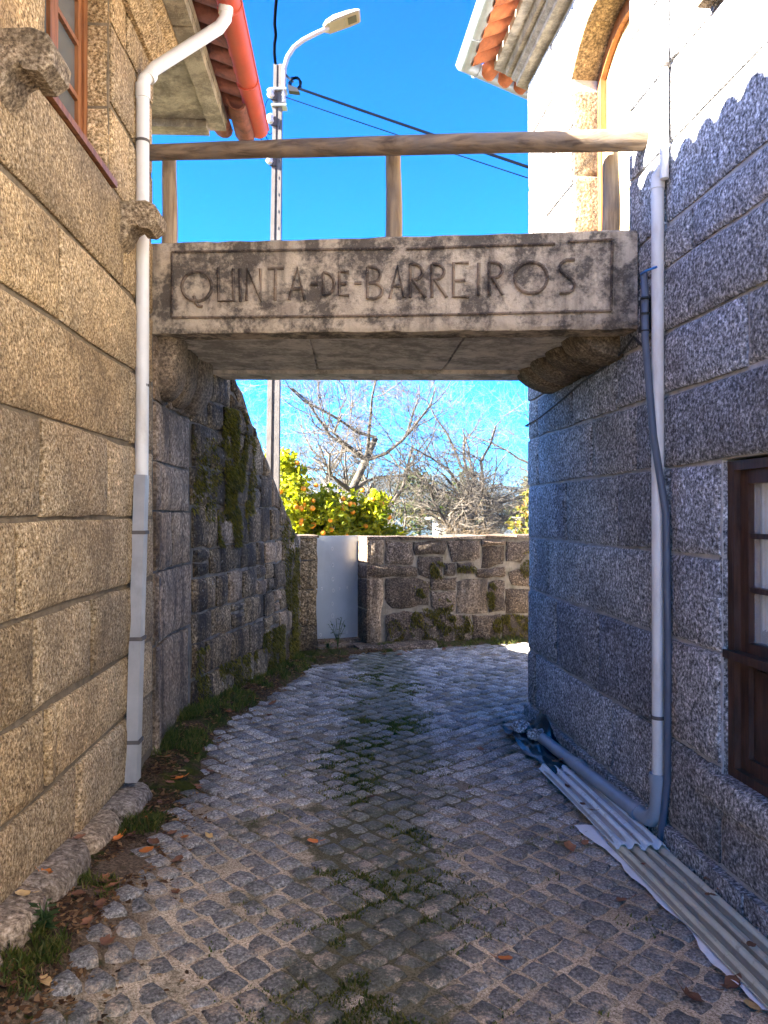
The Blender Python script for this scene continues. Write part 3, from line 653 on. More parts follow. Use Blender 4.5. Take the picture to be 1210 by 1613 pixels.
jr = [[6.2, 4.66, 3.95] + ext(), [5.69, 4.86, 3.9] + ext(), [6.2, 5.86, 3.93] + ext(), [5.67, 5.47, 4.55, 3.9] + ext(), [6.11, 4.96, 4.3, 2.4] + ext(), [6.15, 5.316, 4.567, 3.98, 3.216, 2.5] + ext(),
      [5.9, 5.1, 4.3, 2.9] + ext(), [5.6, 4.7, 3.675, 2.8] + ext(), [5.9, 3.95, 2.9] + ext(), [5.75, 4.0, 3.1] + ext(), [5.95, 3.8, 2.9] + ext(), [5.7, 3.9, 3.2] + ext(), [5.8, 5.0, 4.2, 3.3] + ext()]
mossR = lambda u, z: -0.10 + rng.uniform(-.05, .03)
courses(hr_, wr, M['granite_grey'], rng, zsR, jr, -1.0, 6.405, jit=.008, gap=0.011, moss=mossR, skip=[WIN_R, (4.40, 5.33, 3.17, 4.86)], inset=0.015)
for (za, zb), k in zip(zip(zsR[:-1], zsR[1:]), range(20)):                        # return of the corner
    stone(hr_, [(0.006, za + .006), (0.5 + .2 * (k % 2), za + .006), (0.5 + .2 * (k % 2), zb - .006), (0.006, zb - .006)], we, M['granite_grey'], rng, proud=.01)
for (a, b_) in ((-1.0, 0.8), (0.81, 2.4), (2.41, 3.2), (3.21, 4.3), (4.31, 5.2), (5.21, 6.43)):
    mb = MB(); P = []
    z = lambda u: 0.025 - .03 * (u > 5)
    mb.wbox(wr, a, b_, -0.45, 0.022 + rng.uniform(-.006, .006), -0.02, 0.035 + rng.uniform(0, .012)); o = obj('plinth_stone', mb, M['granite_grey'], hr_); o['moss'] = 0.03
# door jambs and lintel
fj_far = lambda d, z, p: wr(DOOR_R[1] - p, z, -0.002 - d); fj_near = lambda d, z, p: wr(DOOR_R[0] + p, z, -0.002 - d)
for (za, zb) in ((3.17, 3.54), (3.54, 3.95), (3.95, 4.55)):
    for fj in (fj_far, fj_near): stone(hr_, [(0, za + .004), (.22, za + .004), (.22, zb - .004), (0, zb - .004)], fj, M['corbel_stone'], rng, proud=.006, back=-.02)
# shallow arch closing the door head
def arch(u): t = (u - DOOR_R[0]) / (DOOR_R[1] - DOOR_R[0]) * 2 - 1; return 4.62 + 0.24 * (1 - t * t)
aw = lin(DOOR_R[0], DOOR_R[1], 13)
for a, b_ in ((0, 4), (4, 8), (8, 12)):
    pl = [(aw[i], arch(aw[i])) for i in range(a, b_ + 1)] + [(aw[b_], DT + .012), (aw[a], DT + .012)]
    pl[0] = (pl[0][0] + .003, pl[0][1]); pl[b_ - a] = (pl[b_ - a][0] - .003, pl[b_ - a][1])
    mb = MB(); mb.prism(pl, lambda u, z: wr(u, z, -0.24), lambda u, z: wr(u, z, 0.020)); obj('arch_stone', mb, M['corbel_stone'], hr_)
mb = MB(); pl = [(DOOR_R[0] + .002, 3.17)] + [(u, arch(u) - .004) for u in lin(DOOR_R[0] + .002, DOOR_R[1] - .002, 13)] + [(DOOR_R[1] - .002, 3.17), (DOOR_R[1] - .07, 3.17)] + [(u, arch(u) - .09) for u in lin(DOOR_R[1] - .07, DOOR_R[0] + .07, 13)] + [(DOOR_R[0] + .07, 3.17)]
N2 = len(pl); hf = N2 // 2          # the frame is one arched ring, faces built pair by pair
mb.v = [wr(u, z, -0.235) for u, z in pl] + [wr(u, z, -0.165) for u, z in pl]
mb.f = [(k, k + 1, N2 - 2 - k, N2 - 1 - k) for k in range(hf - 1)] + [(N2 + k, N2 + k + 1, N2 + N2 - 2 - k, N2 + N2 - 1 - k) for k in range(hf - 1)] + [(k, (k + 1) % N2, N2 + (k + 1) % N2, N2 + k) for k in range(N2)]
door = obj('door', mb, M['wood_brown'], hr_)
nb = 7; wB = (DOOR_R[1] - DOOR_R[0] - .144) / nb
for k in range(nb):
    a = DOOR_R[0] + .072 + k * wB; mb = MB(); t0, t1 = arch(a) - .03, arch(a + wB) - .03
    mb.hexa([wr(a + .003, 3.18, -.235), wr(a + wB - .003, 3.18, -.235), wr(a + wB - .003, 3.18, -.205), wr(a + .003, 3.18, -.205), wr(a + .003, t0, -.235), wr(a + wB - .003, t1, -.235), wr(a + wB - .003, t1, -.205), wr(a + .003, t0, -.205)])
    obj('door_board', mb, M['wood_door'], door)
mb = MB(); mb.wbox(wr, DOOR_R[0] - .1, DOOR_R[1] + .1, 3.1, 4.9, -.36, -.30); obj('door_backing', mb, M['inner'], hr_)
# lower window: tall dark joinery with four lights over a solid panel
fj_far = lambda d, z, p: wr(WIN_R[1] - p, z, -0.002 - d)
for (za, zb) in ((.40, .98), (.98, 1.41), (1.41, 1.84)):
    stone(hr_, [(0, za + .004), (.035, za + .004), (.035, zb - .004), (0, zb - .004)], fj_far, M['granite_grey'], rng, proud=.005, back=-.02)
mb = MB(); z0, z1 = WIN_R[2] + .045, WIN_R[3] - .012; ua, ub = WIN_R[0] + .02, WIN_R[1] - .006
for (a, b_, c, d) in ((ua, ua + .07, z0, z1), (ub - .055, ub, z0, z1), (ua + .07, ub - .055, z1 - .04, z1), (ua + .07, ub - .055, z0, z0 + .04)): mb.wbox(wr, a, b_, c, d, -.125, -.020)
win = obj('window', mb, M['wood_dark'], hr_)
leaves = ((ua + .071, (ua + ub) / 2 - .001), ((ua + ub) / 2 + .001, ub - .056))
for (a, b_) in leaves:
    mb = MB()
    for (c, d, e, f_) in ((a, a + .06, z0 + .041, z1 - .041), (b_ - .06, b_, z0 + .041, z1 - .041), (a + .06, b_ - .06, z1 - .10, z1 - .041), (a + .06, b_ - .06, .975, 1.045), (a + .06, b_ - .06, z0 + .041, z0 + .10)):
        mb.wbox(wr, c, d, e, f_, -.105, -.050)
    for e in (1.262, 1.495): mb.wbox(wr, a + .06, b_ - .06, e, e + .022, -.095, -.055)
    lf = obj('sash', mb, M['wood_dark'], win)
    for (e, f_) in ((1.046, 1.261), (1.285, 1.494), (1.518, z1 - .101)):
        mb = MB(); mb.wbox(wr, a + .061, b_ - .061, e, f_, -.083, -.077); obj('pane', mb, M['glass_clear'], win)
    mb = MB(); mb.wbox(wr, a + .061, b_ - .061, z0 + .101, .974, -.093, -.073)
    mb.wbox(wr, a + .095, b_ - .095, z0 + .14, .935, -.072, -.063); obj('window_panel', mb, M['wood_dark'], win)
    mb = MB(); NC = 40; P = []                         # net curtain with a torn scalloped hem
    for i in range(NC + 1):
        u = a + .05 + (b_ - a - .1) * i / NC; d = -.125 + .012 * math.sin(i * 1.1) + .006 * math.sin(i * 2.7)
        hem = 1.075 + .035 * abs(math.sin(i * .62)) + .02 * rng.random() + (.05 if 6 < i < 12 else 0)
        P += [wr(u, hem, d), wr(u, 1.30, d * 1.0), wr(u, z1 - .06, d)]
    mb.add(P, [(3 * i + k, 3 * i + 3 + k, 3 * i + 4 + k, 3 * i + 1 + k) for i in range(NC) for k in (0, 1)]); obj('curtain', mb, M['curtain'], win, True, False)
mb = MB(); mb.wbox(wr, ua, ub - .001, .965, 1.0, -.049, .004); obj('window_ledge', mb, M['wood_dark'], win)
mb = MB(); mb.wbox(wr, WIN_R[0] - .1, WIN_R[1] + .1, .3, 1.95, -.40, -.36); obj('window_backing', mb, M['inner'], hr_)
sill = stone(hr_, [(2.2, .30), (3.60, .30), (3.60, .435), (2.2, .435)], lambda u, z, d: wr(u, z, d), M['granite_grey'], rng, name='window_sill', proud=.045, inset=.02)
mb = MB(); mb.wbox(wr, WIN_R[0] + .004, WIN_R[1] - .004, .402, .442, -.30, .02); obj('window_sill', mb, M['granite_grey'], hr_)
# corner of an upper window sill
mb = MB(); mb.wbox(wr, 2.2, 3.49, 3.90, 3.95, .0205, .085); obj('upper_sill', mb, M['corbel_stone'], hr_)
# cornice, board, eave tiles, gutter on both sides of the corner
def we2(s, z, d): return we(s, z, d * .88)          # the end eave overhangs a little less
def off_corner(d):                                     # where the two offset lines meet
    a = Vector((*wr(0, 0, d)[:2], 0)); t = Vector((-0.099, 1, 0)); bq = Vector(we2(0, 0, d)); 
    det = t.x * (-ED.y) - t.y * (-ED.x); r = bq - a
    k = (r.x * (-ED.y) - r.y * (-ED.x)) / det; return a + t * k
def run(prof, mat, name, parent, z0, y_near=-4.0, s_far=5.0):
    near = [wr(y_near, z0 + z, d) for d, z in prof]; cor = [(*off_corner(d)[:2], z0 + z) for d, z in prof]
    farp = [we2(s_far, z0 + z, d) for d, z in prof]; N = len(prof); P = near + cor + farp
    fs = [tuple(range(N - 1, -1, -1)), tuple(2 * N + i for i in range(N))]
    for r in range(2): fs += [(r * N + i, r * N + (i + 1) % N, (r + 1) * N + (i + 1) % N, (r + 1) * N + i) for i in range(N)]
    return obj(name, MB().add(P, fs), mat, parent)
run([(-.2, 0), (.10, 0), (.10, .03), (.135, .06), (.135, .10), (-.2, .10)], M['concrete_soffit'], 'cornice', hr_, 5.20)
run([(-.2, .101), (.175, .101), (.185, .13), (.185, .17), (-.2, .17)], M['concrete_soffit'], 'cornice', hr_, 5.20)
run([(-.2, .173), (.27, .173), (.27, .235), (-.2, .235)], M['concrete_damp'], 'eave_board', hr_, 5.20)
SR = 0.30
rp = [(0.24, 5.54), (-4.4, 5.475 + 4.85 * SR), (-4.4, 5.505 + 4.85 * SR), (0.24, 5.57)]
mb = MB(); c0 = off_corner(.42)
mb.prism([(d, z) for d, z in rp], lambda d, z: wr(-4, z, d), lambda d, z: (*off_corner(d)[:2], z) if d > 0 else wr(6.2, z, d))
mb.prism([(d, z) for d, z in rp], lambda d, z: we(6, z + .003, d), lambda d, z: (*off_corner(d)[:2], z + .003) if d > 0 else wr(6.2, z + .003, d))
rf2 = obj('roof', mb, M['terracotta'], hr_)
for k in range(60):
    u = 6.50 - k * .19
    if u < -3.0: break
    q = half_pipe(lambda a, h: wr(u + a, 5.47 + h, .46), lambda a, h: wr(u + a, 5.47 + .25 * SR + h, .22), .088, .072, -1); obj('roof_tile', q, M['terracotta'], rf2, 40)
    q = half_pipe(lambda a, h: wr(u - .095 + a, 5.50 + h, .45), lambda a, h: wr(u - .095 + a, 5.50 + .25 * SR + h, .20), .085, .072, 1); obj('roof_tile', q, M['terracotta'], rf2, 40)
for k in range(22):
    s = -.10 + k * .19
    q = half_pipe(lambda a, h: we2(s + a, 5.465 + h, .46), lambda a, h: we2(s + a, 5.465 + .25 * SR + h, .22), .088, .072, -1); obj('roof_tile', q, M['terracotta'], rf2, 40)
    q = half_pipe(lambda a, h: we2(s - .095 + a, 5.495 + h, .45), lambda a, h: we2(s - .095 + a, 5.495 + .25 * SR + h, .20), .085, .072, 1); obj('roof_tile', q, M['terracotta'], rf2, 40)
mb = MB()
for k in range(55):
    u = 6.3 - k * .19 - .095
    if u < -3.5: break
    q = half_pipe(lambda a, h: wr(u + a, 5.51 + .25 * SR + h, .22), lambda a, h: wr(u + a, 5.51 + 4.8 * SR + h, -4.3), .085, .085, 1); mb.add(q.v, q.f)
obj('roof_tiles', mb, M['terracotta'], rf2, 40, kind='stuff')
GR = 5.47
def gf(s, a, h):
    if s == 1: q = off_corner(.50 + a); return (q.x, q.y, GR + h)
    return wr(-4, GR + h, .50 + a)
g1 = gutter(gf, M['zinc'], 'gutter', hr_, .070)
g2 = gutter(lambda s, a, h: (*off_corner(.50 + a)[:2], GR + h) if s == 0 else we2(5.0, GR + h, .50 + a), M['zinc'], 'gutter', hr_, .070)
for u in (1.5, 3.2, 4.9, 6.2):
    obj('gutter_bracket', MB().tube([wr(u, GR + math.sin(PI + PI * k / 10) * .074, .50 + math.cos(PI + PI * k / 10) * .074) for k in range(11)], .005, 5), M['zinc'], g1)
for s in (-.2, 1.2):
    obj('gutter_bracket', MB().tube([we2(s, GR + math.sin(PI + PI * k / 10) * .074, .50 + math.cos(PI + PI * k / 10) * .074) for k in range(11)], .005, 5), M['zinc'], g2)
# downpipe, conduit, box, cord
PU, PD = 3.95, 0.052
dp = obj('downpipe', MB().tube([wr(PU, .20, PD), wr(PU, 3.32, PD)], .0315, 14), M['pvc_white'], hr_, 60, label='white plastic downpipe on the grey house with stained lower length')
obj('upper_pipe', MB().tube([wr(PU - .06, 3.30, .045), wr(PU - .06, 5.05, .045), wr(PU - .06, 5.12, .08), wr(PU - .06, 5.40, .49)], .022, 10), M['pvc_white'], dp, 60)
obj('pipe_collar', MB().tube([wr(PU, 3.27, PD), wr(PU, 3.335, PD - .005), wr(PU - .05, 3.37, .05)], [.036, .034, .024], 14), M['pvc_white'], dp, 50)
for z in (.36, 1.83, 2.22, 2.88): obj('pipe_collar', MB().tube([wr(PU, z, PD), wr(PU, z + .012, PD)], .0345, 14), M['pvc_white'], dp, 50)
for z in (.55, 4.35, 3.86): obj('pipe_clamp', MB().tube([wr(PU if z < 3 else PU - .06, z, PD if z < 3 else .045), wr(PU if z < 3 else PU - .06, z + .018, PD if z < 3 else .045)], .037 if z < 3 else .027, 14), M['pole'], dp, 50)
gz = -0.045
elb = [wr(PU, .23, PD), wr(PU, .12, PD), wr(PU + .012, .06, PD + .006), wr(PU + .05, .018, PD + .014), wr(PU + .11, .004, PD + .02), wr(PU + .17, .0, PD + .026)]
dr_ = obj('drain_pipe', MB().tube([wr(PU + .15, .0, PD + .024), wr(5.62, -.035, .14)], .040, 14), M['pvc_grey'], hr_, 60, label='grey plastic drain pipe lying along the foot of the wall')
obj('pipe_elbow', MB().tube(elb, .042, 14), M['pvc_grey'], dr_, 60)
for a, b_ in ((wr(PU, .21, PD), wr(PU, .27, PD)), (wr(PU + .16, .0, PD + .025), wr(PU + .22, -.001, PD + .028)), (wr(4.95, -.020, .104), wr(5.0, -.021, .107))): obj('pipe_collar', MB().tube([a, b_], .047, 14), M['pvc_grey'], dr_, 50)
obj('conduit', MB().tube([wr(4.03, 2.86, .09), wr(3.985, 2.74, .105), wr(3.96, 2.5, .115), wr(3.93, 2.0, .085), wr(3.885, 1.6, .04), wr(3.875, .9, .035), wr(3.885, .25, .035), wr(3.91, .05, .045), wr(3.93, -.08, .055)], .019, 10), M['conduit'], hr_, 60, label='dark blue conduit beside the downpipe')
mb = MB(); mb.wbox(wr, 4.035, 4.11, 2.58, 2.735, .014, .075); jb = obj('junction_box', mb, M['black'], hr_)
mb = MB(); mb.wbox(wr, 4.028, 4.117, 2.57, 2.60, .012, .08); mb.wbox(wr, 4.028, 4.117, 2.715, 2.742, .012, .08); obj('box_lid', mb, M['black'], jb)
for z in (2.54, 2.63, 2.71): obj('cable_tie', MB().tube([wr(3.965, z, .113), wr(3.965, z + .008, .113)], .0225, 10), M['black'], jb)
obj('cord', MB().tube([wr(4.20, 2.86, .03), wr(4.12, 2.85, .05), wr(4.05, 2.86, .08), wr(4.02, 2.855, .11), wr(3.95, 2.85, .115), wr(3.90, 2.855, .08)], .006, 6), M['cord_blue'], hr_)
cp = [wr(4.07, 2.58, .05), wr(4.05, 2.50, .06), wr(4.08, 2.47, .05), wr(4.25, 2.58, .05), wr(4.45, 2.54, .028), wr(4.75, 2.50, .028), wr(5.1, 2.478, .03), wr(5.6, 2.41, .028), wr(6.05, 2.36, .028), wr(6.43, 2.34, .03), we(.15, 2.34, .03)]
obj('cable', MB().tube(cp, .007, 6), M['black'], hr_)

b = NB('haze_air'); pv = b.n('ShaderNodeVolumePrincipled'); pv.inputs['Color'].default_value = (0.42, 0.66, 1.0, 1); pv.inputs['Density'].default_value = 0.00009; pv.inputs['Anisotropy'].default_value = 0.0
b.t.links.new(pv.outputs[0], b.n('ShaderNodeOutputMaterial').inputs['Volume'])
mb = MB(); mb.box(-2400, 2400, -2400, 2400, -90, 108)
hz = obj('haze', mb, b.m, None, kind='stuff')
# ------------------------------------------------------------------ dark retaining wall curving away on the left
rng = random.Random(21)
pw = Path([(-1.425, 4.725), (-1.47, 5.45), (-1.37, 6.0), (-1.18, 6.9), (-0.99, 8.2), (-0.985, 8.87)])
YT = [(4.7, 3.12), (6.05, 3.05), (6.3, 2.88), (6.55, 2.67), (6.9, 2.36), (7.4, 1.98), (7.9, 1.62), (8.35, 1.37), (8.9, 1.33)]
def ztop(u):
    y = pw.at(u)[0].y
    for (a, za), (b_, zb) in zip(YT[:-1], YT[1:]):
        if y <= b_: return za + (zb - za) * max(0, (y - a) / (b_ - a))
    return YT[-1][1]
rw = thing('retaining_wall', 'dark mossy stone wall curving down from the bridge to the metal gate', 'wall')
US = lin(0, pw.len, 48); mb = MB()
for u in US:
    zt = ztop(u) - .02
    mb.v += [pw(u, -.5, 0), pw(u, zt, 0), pw(u, zt, -.5), pw(u, -.5, -.5)]
n = len(US)
mb.f = [(3, 2, 1, 0), (4 * n - 4, 4 * n - 3, 4 * n - 2, 4 * n - 1)] + [(4 * i + k, 4 * i + (k + 1) % 4, 4 * i + 4 + (k + 1) % 4, 4 * i + 4 + k) for i in range(n - 1) for k in range(4)]
obj('wall_core', mb, M['mortar_dark'], rw)
def clip_top(a, b_, za, zb):
    ta, tb = ztop(a) - .015, ztop(b_) - .015
    z3, z2 = min(zb, ta), min(zb, tb)
    return None if max(z2, z3) - za < .05 else (max(z2, za + .02), max(z3, za + .02))
U_ROSE = 0.92
for (za, zb), js in zip([(-.25, .10), (.10, .78), (.78, 1.24), (1.24, 1.62), (1.62, 1.93), (1.93, 2.31), (2.31, 2.72), (2.72, 3.1)], [[.3, .6], [.12], [.10], [.12, .5], [.13], [.12, .42], [.4], [.5]]):
    us = [0] + js + [U_ROSE + rng.uniform(-.05, .05)]
    for a, b_ in zip(us[:-1], us[1:]):
        stone(rw, [(a + .008, za + .008), (b_ - .008, za + .008), (b_ - .008, zb - .008), (a + .008, zb - .008)], pw, M['granite_rose'] if za > -.2 else M['granite_dark'], rng, moss=(.0 if za > 0 else .28), proud=.02 + rng.uniform(0, .012), jit=.010, bulge=.012)
z = -.25
while z < 3.1:
    h = rng.uniform(.20, .33); u = U_ROSE + .06 if True else 0
    u += rng.uniform(-.03, .03)
    while u < pw.len - .02:
        w = rng.uniform(.20, .52); b_ = min(u + w, pw.len - .002)
        if pw.len - b_ < .12: b_ = pw.len - .002
        parts = [(z, z + h)] if rng.random() < .72 else [(z, z + h * rng.uniform(.4, .6)), None]
        if parts[-1] is None: parts[-1] = (parts[0][1], z + h)
        for (za, zb) in parts:
            bb = b_
            while bb > u + .06 and ztop(bb) - .02 < za + .05: bb -= .02
            c = clip_top(u, bb, za, zb)
            if c:
                g = .010; s1, s2 = rng.uniform(-.012, .012), rng.uniform(-.012, .012)
                y = pw.at((u + b_) / 2)[0].y
                ms = .07 + .22 * (za < .25) + .16 * smooth(7.7, 8.5, y) + rng.uniform(-.08, .12) + .22 * (1.35 < (u + b_) / 2 < 2.05 and 1.3 < z < 2.5)
                stone(rw, [(u + g, za + g), (bb - g, za + g), (bb - g + s1 * (bb == b_), c[0] - g), (u + g + s2, c[1] - g)], pw, M['granite_dark'] if rng.random() < .86 else M['granite_rose'], rng, moss=ms, proud=.014 + rng.uniform(0, .018), jit=.016, bulge=.012, inset=.018)
        u = b_
    z += h
us = [0.02]
while us[-1] < pw.len - .1: us.append(min(us[-1] + rng.uniform(.22, .36), pw.len))
sec = [(.020, -.11), (.030, -.035), (.018, .012), (-.03, .03), (-.26, .03), (-.5, .0), (-.5, -.08)]
def ring_at(u, e): t = ztop(u); return [pw(u, t + dz - e * (dz > 0) * .6, d - e * (d > 0)) for d, dz in sec]
for a, b_ in zip(us[:-1], us[1:]):
    P = []; K = 5
    for k in range(K): P += ring_at(a + .002 + (b_ - a - .004) * k / (K - 1), .010 if k in (0, K - 1) else rng.uniform(-.004, .006))
    N = len(sec); fs = [tuple(range(N - 1, -1, -1)), tuple((K - 1) * N + i for i in range(N))]
    for r in range(K - 1): fs += [(r * N + i, r * N + (i + 1) % N, (r + 1) * N + (i + 1) % N, (r + 1) * N + i) for i in range(N)]
    o = obj('coping_stone', MB().add(P, fs), M['granite_rose'] if rng.random() < .35 else M['granite_dark'], rw, 50); o['moss'] = .05
def blades(pts, mat, name, parent, hmin, hmax, wid, droop, rng, per=1, **pr):
    # pts: (x, y, z, lean_x, lean_y, scale) ; little bent blades, three triangles each
    v = []; f = []
    for (x, y, z, lx, ly, s) in pts:
        a = rng.uniform(0, 2 * PI); h = rng.uniform(hmin, hmax) * s; w = wid * rng.uniform(.6, 1.3)
        cx, cy = math.cos(a) * w, math.sin(a) * w
        lx += rng.gauss(0, droop) * h; ly += rng.gauss(0, droop) * h
        b0 = len(v)
        v += [(x - cx, y - cy, z), (x + cx, y + cy, z), (x + lx * .35 + cx * .8, y + ly * .35 + cy * .8, z + h * .6), (x + lx * .35 - cx * .8, y + ly * .35 - cy * .8, z + h * .6), (x + lx, y + ly, z + h)]
        f += [(b0, b0 + 1, b0 + 2, b0 + 3), (b0 + 3, b0 + 2, b0 + 4)]
    return obj(name, MB().add(v, f), mat, parent, False, False, **pr)
pts = []
# hanging moss: clumps down the face
def moss_patch(u0, u1, z0, z1, n_, ragged):
    for _ in range(n_):
        u = rng.uniform(u0, u1); t = rng.random(); z = z0 + (z1 - z0) * t
        cen = abs((u - (u0 + u1) / 2) / ((u1 - u0) / 2))
        if nz(u * 3, z * 1.2, 2.6, ragged) < -.05 + .5 * (cen - .6) + (.5 * (.25 - t) if t < .25 else 0): continue
        if z > ztop(u) - .03: continue
        p = pw(u, z, .022 + rng.uniform(0, .02)); nn = pw.at(u)[1]
        pts.append((p[0], p[1], p[2], nn.x * .02, nn.y * .02, -1.0))
moss_patch(1.40, 1.98, 1.34, 2.48, 9000, 1); moss_patch(2.0, 2.25, 1.6, 2.3, 900, 2); moss_patch(3.15, 3.85, 0.0, 1.25, 6000, 3); moss_patch(1.0, 1.25, -.05, .6, 900, 4); moss_patch(2.4, 3.2, -.05, .5, 4000, 5); moss_patch(1.35, 2.3, -.05, .4, 2500, 8); moss_patch(.95, 1.7, 1.55, 2.2, 1500, 9); moss_patch(1.0, 1.2, 1.75, 2.1, 350, 6)
moss_patch(3.0, 3.5, 1.0, 1.6, 700, 7)
blades(pts, M['moss'], 'moss', rw, .012, .04, .005, .35, rng, kind='stuff')
# terrace fill behind it
mb = MB(); DD = [-.45, -1.0, -2.0, -3.5, -6.0]; UU = lin(0.0, pw.len, 20)
mb.v = [pw(u, ztop(u) - .12 + .05 * nz(u, d, 1.5), d) for u in UU for d in DD] + [pw(pw.len, -1.3, d) for d in DD]
m = len(DD); mb.f = [(i * m + k, i * m + k + 1, (i + 1) * m + k + 1, (i + 1) * m + k) for i in range(len(UU)) for k in range(m - 1)]
obj('terrace', mb, M['field'], None, True, False, kind='structure')

# ------------------------------------------------------------------ garden wall beyond the road, with the gate opening
rng = random.Random(33)
def wf_(s, z, d=0.0): q = FAR0 + FARD * s + FARN * d; return (q.x, q.y, z)
S_L0, S_L1, S_R = -1.22, -0.90, -0.262
TOPF = 1.29
gw = thing('garden_wall', 'low rubble stone wall with pale mortar and moss across the end of the road', 'wall')
mb = MB(); mb.wbox(wf_, S_R, 9.0, -.9, TOPF, 0, -.42); obj('wall_core', mb, M['mortar_far'], gw)
gp_ = thing('gate_pillar', 'dark stone pillar left of the grey metal gate', 'pillar')
mb = MB(); mb.wbox(wf_, S_L0, S_L1, -.9, TOPF + .02, -.002, -.42); obj('pillar_core', mb, M['mortar_dark'], gp_)
for (za, zb) in ((-.15, .30), (.30, .72), (.72, 1.06), (1.06, 1.33)):
    stone(gp_, [(S_L0 + .004, za + .006), (S_L1 + .012, za + .006), (S_L1 + .012, zb - .006), (S_L0 + .004, zb - .006)], wf_, M['granite_dark'], rng, proud=.03, jit=.014, bulge=.015, moss=.02)
    stone(gp_, [(0.0, za + .006), (.40, za + .006), (.40, zb - .006), (0, zb - .006)], lambda a, z, d: wf_(S_L1 + d, z, -a + .0), M['granite_dark'], rng, proud=.014, jit=.008)
mb = MB(); mb.wbox(wf_, S_L0 - .02, S_L1 + .03, 1.325, 1.355, .05, -.44); obj('pillar_cap', mb, M['granite_rose'], gp_)
def fpx(cx, cy):                                     # crop reading -> wall coordinates
    p = on_plane(420 + cx / 2.75, 580 + cy / 2.75, FAR0, FARN); return ((p - FAR0).dot(FARD), p.z)
ST = [[(437, 740), (508, 735), (508, 846), (437, 848)], [(438, 853), (560, 850), (652, 862), (648, 905), (438, 904)], [(438, 910), (506, 910), (498, 1040), (494, 1165), (438, 1165)],
      [(515, 748), (632, 752), (632, 850), (560, 845), (515, 845)], [(638, 752), (776, 748), (770, 808), (640, 806)], [(655, 815), (765, 815), (760, 905), (700, 908), (660, 898)],
      [(782, 748), (925, 745), (922, 820), (862, 836), (805, 836)], [(770, 842), (812, 842), (815, 895), (768, 900)], [(826, 845), (898, 842), (895, 890), (828, 888)],
      [(932, 776), (1030, 772), (1026, 850), (930, 868)], [(930, 745), (1030, 748), (1032, 766), (930, 770)], [(1037, 750), (1138, 752), (1136, 800), (1098, 838), (1038, 836)],
      [(512, 912), (640, 905), (706, 925), (702, 1025), (545, 1042), (512, 1000)], [(712, 908), (818, 905), (815, 958), (712, 962)], [(712, 968), (815, 964), (812, 1052), (740, 1056), (710, 1030)],
      [(824, 925), (890, 912), (956, 914), (955, 1056), (822, 1062)], [(905, 872), (1030, 862), (1034, 900), (962, 908), (908, 906)], [(962, 925), (1030, 918), (1028, 1050), (962, 1056)],
      [(1050, 885), (1085, 870), (1142, 876), (1142, 945), (1062, 942)], [(1034, 955), (1142, 955), (1142, 1062), (1034, 1062)],
      [(520, 1070), (600, 1052), (742, 1066), (745, 1185), (512, 1165)], [(750, 1064), (885, 1070), (882, 1172), (750, 1180)], [(892, 1070), (1010, 1066), (1012, 1166), (890, 1170)], [(1018, 1068), (1142, 1070), (1142, 1158), (1018, 1164)]]
pink = {0, 15, 2}; mossy = {5: .3, 8: .26, 14: .26, 20: .30, 21: .32, 22: .30, 23: .32, 17: .22, 6: .14, 11: .22, 19: .18, 13: .16, 4: .12, 3: .1, 12: .14}
for i, s_ in enumerate(ST):
    pl = [fpx(*q) for q in s_]
    pl = pl[::-1] if sum((b_[0] - a[0]) * (b_[1] + a[1]) for a, b_ in zip(pl, pl[1:] + pl[:1])) > 0 else pl
    if min(q[1] for q in pl) < .12: pl = [(q[0], q[1] - .10 if q[1] < .2 else q[1]) for q in pl]
    stone(gw, pl, wf_, M['granite_rose'] if i in pink else M['granite_far'], rng, moss=mossy.get(i, .03), proud=.016 + rng.uniform(0, .018), jit=.016, bulge=.016, inset=.02, seg=.09)
for (za, zb) in ((-.1, .46), (.46, .82), (.82, 1.0), (1.0, 1.28)):                # jamb faces inside the opening
    stone(gw, [(0.0, za + .006), (.36, za + .006), (.36, zb - .006), (0, zb - .006)], lambda a, z, d: wf_(S_R - d, z, -a + .02), M['granite_far'], rng, proud=.012, jit=.008)
s = fpx(1142, 900)[0] + .02; z = -.1
while z < TOPF - .05:
    h = min(rng.uniform(.2, .34), TOPF - z); u = s + rng.uniform(-.05, .02)
    while u < 8.9:
        w = rng.uniform(.25, .55); g = .014
        stone(gw, [(u + g, z + g), (u + w - g, z + g), (u + w - g, z + h - g), (u + g, z + h - g)], wf_, M['granite_far'], rng, moss=rng.uniform(-.02, .18), proud=.03, jit=.016, bulge=.016, inset=.022)
        u += w
    z += h
u = S_R - .01
while u < 8.9:
    w = rng.uniform(.25, .5); mb = MB(); P = []
    for uu in (u + .004, u + w - .004):
        for (d, dz) in ((.03, 0.002), (.028, .03), (-.05, .042), (-.4, .04), (-.44, .003)): P.append(wf_(uu, TOPF + dz + rng.uniform(-.012, .014) * (dz > .01), d + rng.uniform(-.012, .012)))
    fs = [(4, 3, 2, 1, 0), (5, 6, 7, 8, 9)] + [(i, (i + 1) % 5, 5 + (i + 1) % 5, 5 + i) for i in range(5)]
    o = obj('coping_stone', MB().add(P, fs), M['granite_far'], gw, 50); o['moss'] = rng.uniform(.05, .25); u += w
pts = []
